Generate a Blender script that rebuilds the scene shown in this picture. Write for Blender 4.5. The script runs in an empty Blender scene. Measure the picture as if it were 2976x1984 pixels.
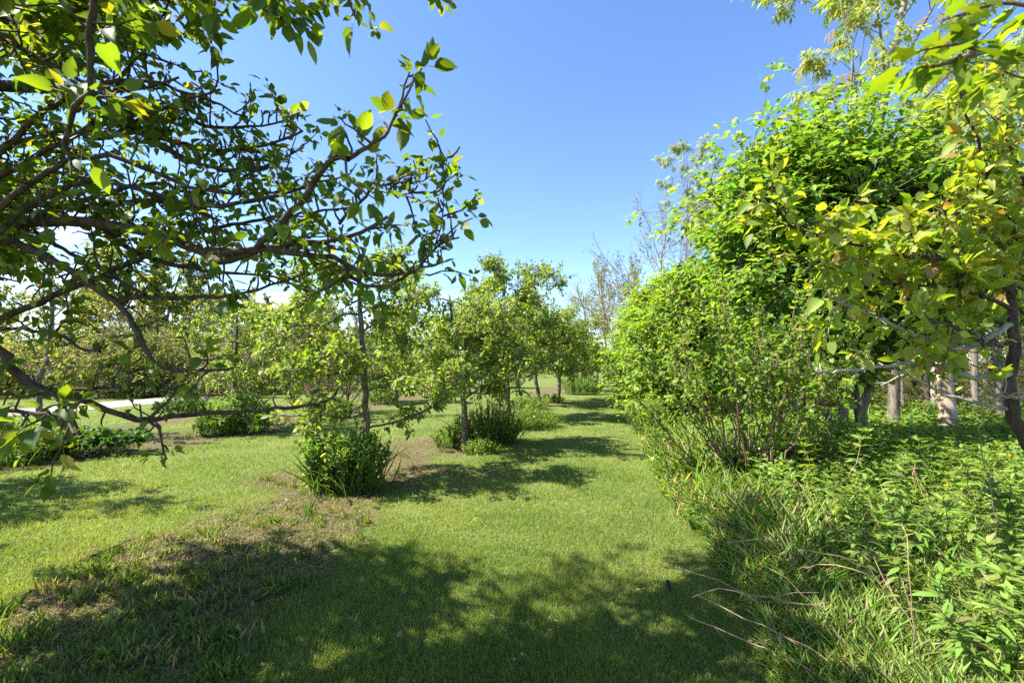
import bpy, math
import numpy as np

# ------------------------------------------------------------------ camera, sky, sun, exposure
sc = bpy.context.scene
COL = sc.collection
H_EYE, HORIZON = 1.6, 1064.0            # photograph pixels: 2976 x 1984
FP = 2976 * 16 / 36.0
PITCH = math.atan((HORIZON - 992) / FP)
cam_d = bpy.data.cameras.new('camera')
cam_d.lens, cam_d.sensor_width = 16, 36
cam_d.clip_start, cam_d.clip_end = 0.05, 3000
cam_d.dof.use_dof = True
cam_d.dof.focus_distance = 6.0
cam_d.dof.aperture_fstop = 4.0
cam = bpy.data.objects.new('camera', cam_d)
COL.objects.link(cam)
cam.location = (0, 0, H_EYE)
cam.rotation_euler = (math.pi / 2 + PITCH, 0, 0)
sc.camera = cam

SUN_EL = math.radians(50)
SUN_VEC = np.array([-0.99, -0.12, 0.0])          # horizontal direction towards the sun
SUN_VEC = SUN_VEC / np.linalg.norm(SUN_VEC)
world = bpy.data.worlds.new('World')
sc.world = world
world.use_nodes = True
wn, wl = world.node_tree.nodes, world.node_tree.links
bg = wn['Background']
sky = wn.new('ShaderNodeTexSky')
sky.sky_type = 'NISHITA'
sky.sun_disc = False
sky.sun_elevation = SUN_EL
sky.sun_rotation = math.atan2(SUN_VEC[0], SUN_VEC[1])
sky.altitude = 100
sky.air_density = 1.0
sky.dust_density = 0.3
sky.ozone_density = 3.0
bg.inputs['Strength'].default_value = 0.09
# faint low cloud near the horizon
tc = wn.new('ShaderNodeTexCoord')
sep = wn.new('ShaderNodeSeparateXYZ')
wl.new(tc.outputs['Generated'], sep.inputs[0])
mapn = wn.new('ShaderNodeMapping')
mapn.inputs['Scale'].default_value = (1.2, 1.2, 9.0)
wl.new(tc.outputs['Generated'], mapn.inputs[0])
nz = wn.new('ShaderNodeTexNoise')
nz.inputs['Scale'].default_value = 2.2
nz.inputs['Detail'].default_value = 6
wl.new(mapn.outputs[0], nz.inputs[0])
r1 = wn.new('ShaderNodeMapRange')
r1.inputs[1].default_value, r1.inputs[2].default_value = 0.48, 0.68
wl.new(nz.outputs[0], r1.inputs[0])
r2 = wn.new('ShaderNodeMapRange')
r2.inputs[1].default_value, r2.inputs[2].default_value = 0.28, 0.10
wl.new(sep.outputs[2], r2.inputs[0])
mm = wn.new('ShaderNodeMath'); mm.operation = 'MULTIPLY'
wl.new(r1.outputs[0], mm.inputs[0]); wl.new(r2.outputs[0], mm.inputs[1])
mixc = wn.new('ShaderNodeMix'); mixc.data_type = 'RGBA'
wl.new(mm.outputs[0], mixc.inputs[0])
hs = wn.new('ShaderNodeHueSaturation')
hs.inputs['Saturation'].default_value = 1.12
hs.inputs['Hue'].default_value = 0.507
wl.new(sky.outputs[0], hs.inputs['Color'])
wl.new(hs.outputs[0], mixc.inputs[6])
mixc.inputs[7].default_value = (5.2, 5.6, 6.2, 1)
wl.new(mixc.outputs[2], bg.inputs['Color'])

sun_d = bpy.data.lights.new('sun', 'SUN')
sun_d.energy = 5.0
sun_d.angle = math.radians(0.5)
sun_d.color = (1.0, 0.95, 0.86)
sun = bpy.data.objects.new('sun', sun_d)
COL.objects.link(sun)
from mathutils import Vector
sun.rotation_euler = Vector((SUN_VEC[0] * math.cos(SUN_EL), SUN_VEC[1] * math.cos(SUN_EL), math.sin(SUN_EL))).to_track_quat('Z', 'Y').to_euler()

sc.view_settings.view_transform = 'Standard'
sc.view_settings.look = 'None'
sc.view_settings.exposure = 1.9
sc.view_settings.gamma = 1
sc.render.engine = 'CYCLES'
cy = sc.cycles
cy.max_bounces = 7
cy.diffuse_bounces = 3
cy.glossy_bounces = 2
cy.transmission_bounces = 4
cy.caustics_reflective = False
cy.caustics_refractive = False
cy.use_denoising = False
cy.use_adaptive_sampling = False
world.cycles.sampling_method = 'NONE'
cy.sample_clamp_indirect = 6

# ------------------------------------------------------------------ helpers
UP = np.array([0, 0, 1.0])

def px(x, y, d):
    """World point on the line of sight through photograph pixel (x, y), d metres out along +Y."""
    a, b = (x - 1488) / FP, (992 - y) / FP
    v = np.array([a, math.cos(PITCH) - b * math.sin(PITCH), math.sin(PITCH) + b * math.cos(PITCH)])
    return np.array([0, 0, H_EYE]) + v * (d / v[1])

def gx(x, d):
    """World (x, y) on the ground at depth d in photograph column x."""
    return ((x - 1488) / FP * d, d)

def nrm(v):
    return v / (np.linalg.norm(v, axis=-1, keepdims=True) + 1e-9)

def hash2(i, j, s):
    h = (i.astype(np.int64) * 374761393 + j.astype(np.int64) * 668265263 + s * 1442695041) & 0x7fffffff
    h = ((h ^ (h >> 13)) * 1274126177) & 0x7fffffff
    return ((h ^ (h >> 16)) & 0xffff) / 65535.0

def vnoise(x, y, f=1.0, s=0):
    x, y = np.asarray(x) * f, np.asarray(y) * f
    i, j = np.floor(x), np.floor(y)
    u, v = x - i, y - j
    u, v = u * u * (3 - 2 * u), v * v * (3 - 2 * v)
    a = hash2(i, j, s); b = hash2(i + 1, j, s); c = hash2(i, j + 1, s); d = hash2(i + 1, j + 1, s)
    return (a * (1 - u) + b * u) * (1 - v) + (c * (1 - u) + d * u) * v

def fbm(x, y, f=1.0, s=0):
    return (vnoise(x, y, f, s) * 4 + vnoise(x, y, f * 2.1, s + 1) * 2 + vnoise(x, y, f * 4.3, s + 2)) / 7

def make_mesh(name, V, loops, sizes, cols=None, smooth=True):
    me = bpy.data.meshes.new(name)
    V = np.ascontiguousarray(V, np.float32)
    me.vertices.add(len(V)); me.vertices.foreach_set('co', V.ravel())
    me.loops.add(len(loops)); me.loops.foreach_set('vertex_index', np.ascontiguousarray(loops, np.int32))
    me.polygons.add(len(sizes))
    st = np.zeros(len(sizes), np.int32); st[1:] = np.cumsum(sizes)[:-1]
    me.polygons.foreach_set('loop_start', st)
    me.polygons.foreach_set('use_smooth', np.full(len(sizes), smooth))
    me.update(calc_edges=True)
    if cols is not None:
        a = me.color_attributes.new('col', 'FLOAT_COLOR', 'POINT')
        c = np.ones((len(V), 4), np.float32); c[:, :3] = cols
        a.data.foreach_set('color', c.ravel())
    return me

def link(name, me, mat, parent=None):
    o = bpy.data.objects.new(name, me)
    COL.objects.link(o)
    if mat is not None and not me.materials:
        me.materials.append(mat)
    if parent is not None:
        o.parent = parent
    return o

def tag(o, label=None, cat=None, group=None, kind=None):
    if label: o['label'] = label
    if cat: o['category'] = cat
    if group: o['group'] = group
    if kind: o['kind'] = kind
    return o

def thing(name, label, cat, loc=(0, 0, 0), rz=0.0, group=None, scale=1.0):
    o = bpy.data.objects.new(name, None)
    o.empty_display_size = 0.2
    COL.objects.link(o)
    o.location = loc
    o.rotation_euler = (0, 0, rz)
    o.scale = (scale, scale, scale) if np.isscalar(scale) else scale
    return tag(o, label, cat, group)

def dup(root, loc, rz, label, scale=1.0, group=None):
    r = root.copy(); COL.objects.link(r)
    r.location = loc; r.rotation_euler = (0, 0, rz)
    r.scale = (scale, scale, scale) if np.isscalar(scale) else scale
    r['label'] = label
    if group: r['group'] = group
    for ch in list(root.children):
        c = ch.copy(); COL.objects.link(c); c.parent = r
        for g in list(ch.children):
            d = g.copy(); COL.objects.link(d); d.parent = c
    return r

class Tubes:
    """Collects tapered tubes; one mesh out."""
    def __init__(s): s.it = {}
    def add(s, pts, rad, k=5):
        pts = np.asarray(pts, float); rad = np.asarray(rad, float)
        s.it.setdefault((len(pts), k), []).append((pts, rad))
    def empty(s): return not s.it
    def mesh(s, name):
        VV, LL, off, nf = [], [], 0, 0
        for (m, k), L in s.it.items():
            P = np.array([a for a, b in L]); R = np.array([b for a, b in L]); N = len(P)
            T = nrm(np.gradient(P, axis=1))
            mean = nrm(P[:, -1] - P[:, 0])
            ref = np.where(np.abs(mean[:, 2:3]) > 0.8, np.array([[1.0, 0.13, 0]]), np.array([[0.05, 0.1, 1.0]]))[:, None, :]
            U = nrm(np.cross(T, ref)); W = np.cross(T, U)
            an = np.arange(k) * 2 * math.pi / k
            ring = P[:, :, None, :] + R[:, :, None, None] * (np.cos(an)[None, None, :, None] * U[:, :, None, :] + np.sin(an)[None, None, :, None] * W[:, :, None, :])
            VV.append(ring.reshape(-1, 3))
            i = np.arange(m - 1)[:, None] * k; j = np.arange(k)[None, :]; j2 = (j + 1) % k
            q = np.stack([i + j, i + j2, i + k + j2, i + k + j], -1).reshape(-1, 4)
            q = (np.arange(N)[:, None, None] * (m * k) + q[None]).reshape(-1, 4) + off
            LL.append(q.ravel()); nf += len(q); off += N * m * k
        return make_mesh(name, np.concatenate(VV), np.concatenate(LL), np.full(nf, 4, np.int32))

class Leaves:
    def __init__(s): s.P, s.D, s.N, s.S, s.C = [], [], [], [], []
    def add(s, p, d, n, size, col):
        s.P.append(p); s.D.append(d); s.N.append(n); s.S.append(size); s.C.append(col)
    def count(s): return sum(len(a) for a in s.P)
    def mesh(s, name, tpl):
        tv, tf = tpl[0], tpl[1]
        P, D, N = np.concatenate(s.P), nrm(np.concatenate(s.D)), np.concatenate(s.N)
        S, C = np.concatenate(s.S), np.concatenate(s.C)
        X = nrm(np.cross(D, N)); Z = np.cross(X, D)
        n = len(P); k = len(tv)
        if S.ndim == 1:
            q = np.random.default_rng(n)
            S = np.stack([S * q.uniform(.72, 1.12, n), S, S * q.uniform(.1, 2.3, n)], 1)
        loc = tv[None] * S[:, None, :]
        V = P[:, None, :] + loc[..., 0:1] * X[:, None] + loc[..., 1:2] * D[:, None] + loc[..., 2:3] * Z[:, None]
        fl = np.array([i for f in tf for i in f]); sz = np.array([len(f) for f in tf])
        loops = (np.arange(n)[:, None] * k + fl[None]).ravel()
        tint = tpl[2] if len(tpl) > 2 else None
        cc = np.repeat(C, k, 0)
        if tint is not None:
            w = np.tile(tint[:, 0], n)[:, None]
            cc = cc * (1 - w) + np.array([[0.16, 0.17, 0.05]]) * w
        return make_mesh(name, V.reshape(-1, 3), loops, np.tile(sz, n), cc)

def tpl_leaf(rows, fold=0.25, curl=0.15, petiole=0.0, pw=0.012, wave=0.0):
    v, f, tint = [], [], []
    if petiole:
        v += [(-pw, -petiole, petiole * 0.25), (pw, -petiole, petiole * 0.25), (pw, 0, 0), (-pw, 0, 0)]
        f.append((0, 1, 2, 3)); tint += [1, 1, .6, .6]
    b = len(v)
    for i, (t, w) in enumerate(rows):
        z = -curl * t * t
        s = wave * (1 if i % 2 else -1)
        v += [(-w, t, z + fold * w + s), (0, t, z), (w, t, z + fold * w - s)]
        tint += [0, .12, 0]
    for r in range(len(rows) - 1):
        i = b + 3 * r
        f += [(i, i + 1, i + 4, i + 3), (i + 1, i + 2, i + 5, i + 4)]
    return np.array(v, float), f, np.array(tint, float)[:, None]

PEAR = tpl_leaf([(0, .03), (.1, .19), (.3, .31), (.55, .30), (.78, .18), (.92, .06), (1.02, .004)], .32, .22, .55, wave=.012)
PEAR_M = tpl_leaf([(0, .03), (.3, .31), (.68, .26), (1.02, .004)], .32, .25)
OVAL = tpl_leaf([(0, .04), (.3, .27), (.7, .24), (1.0, .01)], .25, .18)
DIAM = (np.array([(0, 0, 0), (-.3, .45, .1), (.3, .45, .1), (0, 1, -.12)], float), [(0, 3, 1), (0, 2, 3)])
LANCE = tpl_leaf([(0, .02), (.25, .095), (.55, .11), (.82, .055), (1.0, .003)], .3, .38)
BROAD = tpl_leaf([(0, .05), (.15, .3), (.45, .42), (.75, .3), (1.0, .02)], .2, .35, .4, .03)

def tpl_lobed(deep=.45, droop=.25, petiole=0.0):
    out = []
    for k, (ang, r) in enumerate([(-150, .42), (-118, .66), (-88, .56), (-60, .88), (-32, .64), (0, 1.0), (32, .64), (60, .88), (88, .56), (118, .66), (150, .42)]):
        rr = r if k % 2 else r * (1 - deep * .2)
        a = math.radians(ang)
        out.append((math.sin(a) * rr * .62, .38 + math.cos(a) * rr * .62, -droop * rr * rr * .6))
    v = [(0, .38, 0)] + out
    n = len(out)
    f = [(0, i + 1, (i + 1) % n + 1) for i in range(n)]
    tint = [0.0] * len(v)
    if petiole:
        b = len(v)
        v += [(-.012, -petiole, .1), (.012, -petiole, .1), (.012, .12, -.01), (-.012, .12, -.01)]
        f.append((b, b + 1, b + 2, b + 3)); tint += [1, 1, .5, .5]
    return np.array(v, float), f, np.array(tint)[:, None]
MAPLE = tpl_lobed()
LOBED = tpl_lobed(.6, .15, .5)

def tpl_pinnate():
    v, f = [], []
    def leaflet(b, d, L, w):
        d = np.array(d, float) / np.linalg.norm(d); s = np.cross(d, [0, 0, 1.0]); i = len(v)
        b = np.array(b, float)
        v.extend([tuple(b), tuple(b + d * L * .5 - s * w), tuple(b + d * L * .5 + s * w), tuple(b + d * L + np.array([0, 0, -.06]))])
        f.extend([(i, i + 3, i + 1), (i, i + 2, i + 3)])
    for t, z in ((.35, -.02), (.62, -.09)):
        leaflet((0, t, z), (-.8, .45, -.45), .46, .1)
        leaflet((0, t, z), (.8, .45, -.45), .46, .1)
    leaflet((0, .75, -.14), (0, .8, -.5), .5, .11)
    i = len(v)
    v.extend([(-.012, 0, 0), (.012, 0, 0), (.01, .8, -.14), (-.01, .8, -.14)]); f.append((i, i + 1, i + 2, i + 3))
    return np.array(v, float), f
PINN = tpl_pinnate()

def jitter(rs, n, choices, amt=.18):
    """n leaf colours drawn from (weight, rgb) choices."""
    w = np.array([c[0] for c in choices], float); w /= w.sum()
    c = np.array([c[1] for c in choices], float)[rs.choice(len(choices), n, p=w)]
    c = c * (1 + rs.normal(0, amt, (n, 1))) * (1 + rs.normal(0, amt * .4, (n, 3)))
    return np.clip(c, .004, .8)

# ------------------------------------------------------------------ materials
def leaf_mat(name, trans=.48, tint=(1.9, 1.6, .45), rough=.42, spec=.4):
    m = bpy.data.materials.new(name); m.use_nodes = True
    n, l = m.node_tree.nodes, m.node_tree.links
    n.clear()
    out = n.new('ShaderNodeOutputMaterial')
    at = n.new('ShaderNodeAttribute'); at.attribute_name = 'col'
    pb = n.new('ShaderNodeBsdfPrincipled')
    pb.inputs['Roughness'].default_value = rough
    pb.inputs['Specular IOR Level'].default_value = spec
    l.new(at.outputs['Color'], pb.inputs['Base Color'])
    vm = n.new('ShaderNodeVectorMath'); vm.operation = 'MULTIPLY'
    vm.inputs[1].default_value = tint
    l.new(at.outputs['Color'], vm.inputs[0])
    tr = n.new('ShaderNodeBsdfTranslucent')
    l.new(vm.outputs[0], tr.inputs['Color'])
    mx = n.new('ShaderNodeMixShader'); mx.inputs[0].default_value = trans
    l.new(pb.outputs[0], mx.inputs[1]); l.new(tr.outputs[0], mx.inputs[2])
    l.new(mx.outputs[0], out.inputs['Surface'])
    return m

def bark_mat(name, c1, c2, scale=14.0, stretch=(1, 1, .25), bump=.5, dist=.012, rough=.85):
    m = bpy.data.materials.new(name); m.use_nodes = True
    n, l = m.node_tree.nodes, m.node_tree.links
    pb = n['Principled BSDF']; pb.inputs['Roughness'].default_value = rough
    pb.inputs['Specular IOR Level'].default_value = .2
    tcn = n.new('ShaderNodeTexCoord'); mp = n.new('ShaderNodeMapping'); mp.inputs['Scale'].default_value = stretch
    l.new(tcn.outputs['Object'], mp.inputs[0])
    a = n.new('ShaderNodeTexNoise'); a.inputs['Scale'].default_value = scale; a.inputs['Detail'].default_value = 8; a.inputs['Roughness'].default_value = .7
    l.new(mp.outputs[0], a.inputs[0])
    r = n.new('ShaderNodeValToRGB'); r.color_ramp.elements[0].position = .34; r.color_ramp.elements[1].position = .68
    r.color_ramp.elements[0].color = (*c1, 1); r.color_ramp.elements[1].color = (*c2, 1)
    l.new(a.outputs[0], r.inputs[0]); l.new(r.outputs[0], pb.inputs['Base Color'])
    b = n.new('ShaderNodeBump'); b.inputs['Strength'].default_value = bump; b.inputs['Distance'].default_value = dist
    l.new(a.outputs[0], b.inputs['Height']); l.new(b.outputs[0], pb.inputs['Normal'])
    return m

M_PEAR = leaf_mat('pear_leaf', .5, (2.2, 2.05, .33), .55, .3)
M_LEAF = leaf_mat('broad_leaf', .48, (2.0, 1.85, .5), .5, .25)
M_WEED = leaf_mat('weed_leaf', .45, (1.8, 1.7, .5), .5, .28)
M_GRASS = leaf_mat('grass_blade', .42, (1.7, 1.65, .5), .5, .25)
M_DRY = leaf_mat('dry_litter', .2, (1.2, 1.1, .8), .7, .15)
M_ROW = leaf_mat('orchard_leaf', .46, (1.8, 1.9, .45), .5, .3)
B_PEAR = bark_mat('pear_bark', (.022, .016, .012), (.10, .074, .054), 30)
B_TRUNK = bark_mat('orchard_trunk_bark', (.05, .04, .03), (.20, .16, .125), 22, (1, 1, .3))
B_GREY = bark_mat('grey_bark', (.045, .038, .03), (.24, .205, .165), 16, (1, 1, .22), .9, .025)
B_PALE = bark_mat('pale_bark', (.14, .125, .10), (.34, .30, .25), 16)
B_RED = bark_mat('red_brown_stem', (.075, .048, .034), (.22, .145, .10), 20)
B_TWIG = bark_mat('dull_twig', (.085, .06, .05), (.20, .15, .125), 20)
B_DARK = bark_mat('dark_bark', (.03, .025, .02), (.12, .10, .08), 14, (1, 1, .25))
B_STRAW = bark_mat('dry_stalk_bark', (.22, .145, .08), (.42, .31, .19), 30)
B_GREEN = bark_mat('green_stem', (.05, .08, .02), (.12, .15, .04), 30)

# colour sets
C_PEAR = [(6, (.065, .118, .018)), (3, (.12, .18, .024)), (1.2, (.19, .205, .034)), (.08, (.22, .13, .035))]
C_PEARY = [(4, (.23, .285, .05)), (4, (.17, .245, .04)), (1.3, (.31, .31, .09)), (.4, (.30, .18, .09))]
C_ROW = [(5, (.13, .195, .04)), (3, (.19, .245, .055)), (1.5, (.29, .295, .10)), (.2, (.27, .19, .08))]
C_MAPLE = [(5, (.095, .185, .03)), (3, (.135, .23, .04)), (1.4, (.23, .28, .07))]
C_ASH = [(5, (.22, .26, .05)), (3, (.18, .24, .04)), (.6, (.22, .17, .07))]
C_HEDGE = [(5, (.155, .245, .034)), (3, (.115, .20, .028)), (1.4, (.23, .29, .06))]
C_VIB = [(5, (.13, .225, .036)), (3, (.18, .27, .045)), (.15, (.26, .14, .06))]
C_GOLD = [(5, (.14, .235, .04)), (3, (.19, .28, .055)), (.6, (.21, .19, .08))]
C_CLUMP = [(5, (.11, .205, .038)), (3, (.165, .26, .05)), (.6, (.25, .25, .09))]
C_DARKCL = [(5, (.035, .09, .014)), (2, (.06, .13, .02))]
C_CHERRY = [(4, (.15, .17, .04)), (2.5, (.22, .16, .06)), (3, (.10, .14, .03)), (.6, (.28, .15, .07))]
C_THICK = [(4, (.11, .135, .055)), (3, (.14, .165, .06)), (2, (.13, .105, .08))]
C_FAR = [(4, (.14, .175, .045)), (3, (.20, .22, .07)), (1.5, (.09, .125, .035))]

# ------------------------------------------------------------------ growing wood and leaves
def grow(T, tips, p, d, L, r, lev, S, rs):
    m = S['m'][lev]
    pts = np.empty((m, 3)); pts[0] = p
    dd = d / np.linalg.norm(d)
    dirs = [dd]
    for i in range(1, m):
        dd = dd + rs.normal(0, S['wig'][lev], 3)
        dd[2] += S['trop'][lev]
        dd = dd / np.linalg.norm(dd)
        dirs.append(dd)
        pts[i] = pts[i - 1] + dd * L / (m - 1)
    last = lev == len(S['m']) - 1
    T.add(pts, np.linspace(r, r * (.3 if last else .45), m), S['k'][lev])
    if last:
        tips.append(pts); return pts
    nc = S['n'][lev]
    nc = int(nc + rs.integers(-1, 2)) if nc > 3 else nc
    for c in range(nc):
        t = S['t0'][lev] + (1 - S['t0'][lev]) * (c + rs.random()) / nc
        f = t * (m - 1); i = min(int(f), m - 2)
        q = pts[i] + (pts[i + 1] - pts[i]) * (f - i)
        ax = dirs[i]
        a = rs.random() * 2 * math.pi
        u = np.cross(ax, [.21, .34, .91]); u /= np.linalg.norm(u); w = np.cross(ax, u)
        side = u * math.cos(a) + w * math.sin(a)
        side[2] *= S.get('flat', 1.0)
        ang = S['ang'][lev] * (.7 + .6 * rs.random())
        nd = ax * math.cos(ang) + side * math.sin(ang)
        fac = S['ratio'][lev] * (1 - S.get('fall', .45) * t) * (.75 + .5 * rs.random())
        grow(T, tips, q, nd, L * fac, max(r * (1 - .55 * t) * S['rr'][lev], S.get('rmin', .002)), lev + 1, S, rs)
    if S.get('leader', True):
        grow(T, tips, pts[-1], dirs[-1] + rs.normal(0, .2, 3), L * S['ratio'][lev] * .6, r * .42, lev + 1, S, rs)
    return pts

def tip_leaves(lv, tips, n, size, rs, cols, along=.5, spread=.9, droop=.25, upn=1.0, t0=.15, sj=.22, pet=0.0, nj=.45):
    by = {}
    for t in tips: by.setdefault(len(t), []).append(t)
    for m, L in by.items():
        A = np.array(L); N = len(A)
        K = N * n
        idx = np.repeat(np.arange(N), n)
        t = (t0 + (1 - t0) * rs.random(K)) * (m - 1)
        i = np.minimum(t.astype(int), m - 2)
        a, b = A[idx, i], A[idx, i + 1]
        p = a + (b - a) * (t - i)[:, None]
        d = nrm(nrm(b - a) * along + nrm(rs.normal(0, 1, (K, 3))) * spread + np.array([0, 0, -droop]))
        s = size * np.clip(1 + rs.normal(0, sj, K), .45, 1.7)
        nn = np.array([0, 0, upn]) + rs.normal(0, nj, (K, 3))
        lv.add(p + d * (pet * s)[:, None], d, nn, s, jitter(rs, K, cols))

def resample(pts, step):
    pts = np.asarray(pts, float)
    # Catmull-Rom through traced points
    P = np.vstack([2 * pts[0] - pts[1], pts, 2 * pts[-1] - pts[-2]])
    out = []
    for i in range(1, len(P) - 2):
        L = np.linalg.norm(P[i + 1] - P[i]); k = max(2, int(L / step))
        t = np.linspace(0, 1, k, endpoint=False)[:, None]
        a, b, c, d = P[i - 1], P[i], P[i + 1], P[i + 2]
        out.append(.5 * (2 * b + (c - a) * t + (2 * a - 5 * b + 4 * c - d) * t ** 2 + (3 * b - a - 3 * c + d) * t ** 3))
    out.append(P[-2][None])
    return np.vstack(out)

def spurs(T, lv, pts, rs, cols, gap=.07, leaf=.065, slen=.05, nleaf=(3, 6), r0=.004, bare=.25, twig=.25, twl=.22, pet=.55, k=5, start=.0, upb=.5):
    """Knobby fruiting spurs and short twigs with leaf rosettes along a limb."""
    L = np.concatenate([[0], np.cumsum(np.linalg.norm(np.diff(pts, axis=0), axis=1))])
    s = L[-1] * start + gap * rs.random()
    while s < L[-1]:
        i = min(np.searchsorted(L, s) - 1, len(pts) - 2); i = max(i, 0)
        f = (s - L[i]) / max(L[i + 1] - L[i], 1e-6)
        p = pts[i] + (pts[i + 1] - pts[i]) * f
        ax = nrm(pts[i + 1] - pts[i])
        side = rs.normal(0, 1, 3); side -= ax * side.dot(ax); side = nrm(side)
        d = nrm(side + ax * rs.normal(.25, .35) + UP * upb * rs.random())
        istw = rs.random() < twig
        ln = (twl if istw else slen) * (.5 + rs.random())
        m = 5 if istw else 4
        q = [p]; dd = d
        for _ in range(m - 1):
            dd = nrm(dd + rs.normal(0, .28, 3) + UP * .06)
            q.append(q[-1] + dd * ln / (m - 1))
        q = np.array(q)
        rr = r0 * (1.1 if istw else 1.0)
        T.add(q, np.linspace(rr * 1.3, rr * (.55 if istw else .95), m), k)
        ends = [q[-1]] + ([q[2], q[3]] if istw else [])
        if istw or rs.random() > bare:
            for e in ends:
                n = rs.integers(nleaf[0], nleaf[1] + 1)
                dl = nrm(dd * .55 + nrm(rs.normal(0, 1, (n, 3))) * .9 + UP * np.array([[.0]]) - UP * .2)
                sz = leaf * np.clip(1 + rs.normal(0, .25, n), .45, 1.5)
                lv.add(e + dl * (pet * sz)[:, None], dl, UP + rs.normal(0, .55, (n, 3)), sz, jitter(rs, n, cols))
        s += gap * (.5 + rs.random())

# ------------------------------------------------------------------ ground
def row_mask(x, y):
    """0..1: how far the mown turf gives way to mulch, cut weeds and bare soil under the tree rows."""
    n = fbm(x, y, .9, 5); n2 = fbm(x, y, 3.1, 9)
    c1 = -2.05 + .2 * (y - 6.3)
    w1 = 1.65 - .012 * np.clip(y - 6, 0, 60)
    a = .85 - np.abs(x - c1) / w1 + (n - .5) * 1.5 + (n2 - .5) * .7
    c2 = -7.1 + .17 * (y - 12)
    b = 1 - np.abs(x - c2) / 1.25 + (n - .5) * .7 + (n2 - .5) * .4 - np.clip((9 - y) * .3, 0, 1)
    c3 = -10.5 + .17 * (y - 10)
    e = .7 - np.abs(x - c3) / 1.2 + (n - .5) * .7
    return np.clip(np.maximum(np.maximum(a, b), e) * 2.2, 0, 1)

R_EDGE = np.array([(1.0, 0.0), (1.22, 2.0), (1.38, 3.1), (1.72, 5.24), (2.55, 9.3), (5.3, 21.4), (10.4, 43), (20, 85)])
def path_right(y): return np.interp(y, R_EDGE[:, 1], R_EDGE[:, 0])
def wild_mask(x, y):
    """0..1: unmown tall growth right of the path."""
    e = path_right(y) + (fbm(x, y, 1.4, 3) - .5) * .35
    return np.clip((x - e) / .25, 0, 1)

ys = np.concatenate([np.linspace(-6, .6, 14), .8 * (75 / .8) ** np.linspace(0, 1, 230), [110, 160, 260, 500, 1200]])
us = np.concatenate([[-900, -300, -120], np.linspace(-46, 46, 24) * 0, []])
xs_u = np.sort(np.concatenate([np.tan(np.linspace(-1.22, 1.22, 260))]))
gy, gu = np.meshgrid(ys, xs_u, indexing='ij')
gxx = gu * np.maximum(np.abs(gy), 3.5) * np.where(np.abs(gu) > 2, np.abs(gu) ** .8, 1)
relief = (fbm(gxx, gy, .35, 21) - .5) * .10 * np.clip(np.abs(gy) / 6, .3, 1) + (fbm(gxx, gy, 2.2, 22) - .5) * .03
GV = np.stack([gxx, gy, relief], -1).reshape(-1, 3)
nr, ncol = gy.shape
ii = np.arange(nr - 1)[:, None] * ncol + np.arange(ncol - 1)[None, :]
GF = np.stack([ii, ii + 1, ii + 1 + ncol, ii + ncol], -1).reshape(-1, 4)
me = make_mesh('lawn', GV, GF.ravel(), np.full(len(GF), 4, np.int32))
rm = row_mask(GV[:, 0], GV[:, 1]); wm = wild_mask(GV[:, 0], GV[:, 1])
at = me.attributes.new('mulch', 'FLOAT', 'POINT'); at.data.foreach_set('value', (rm * (1 - wm)).astype(np.float32))
at = me.attributes.new('wild', 'FLOAT', 'POINT'); at.data.foreach_set('value', wm.astype(np.float32))

def ground_z(x, y):
    return (fbm(x, y, .35, 21) - .5) * .10 * np.clip(np.abs(y) / 6, .3, 1) + (fbm(x, y, 2.2, 22) - .5) * .03

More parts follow.
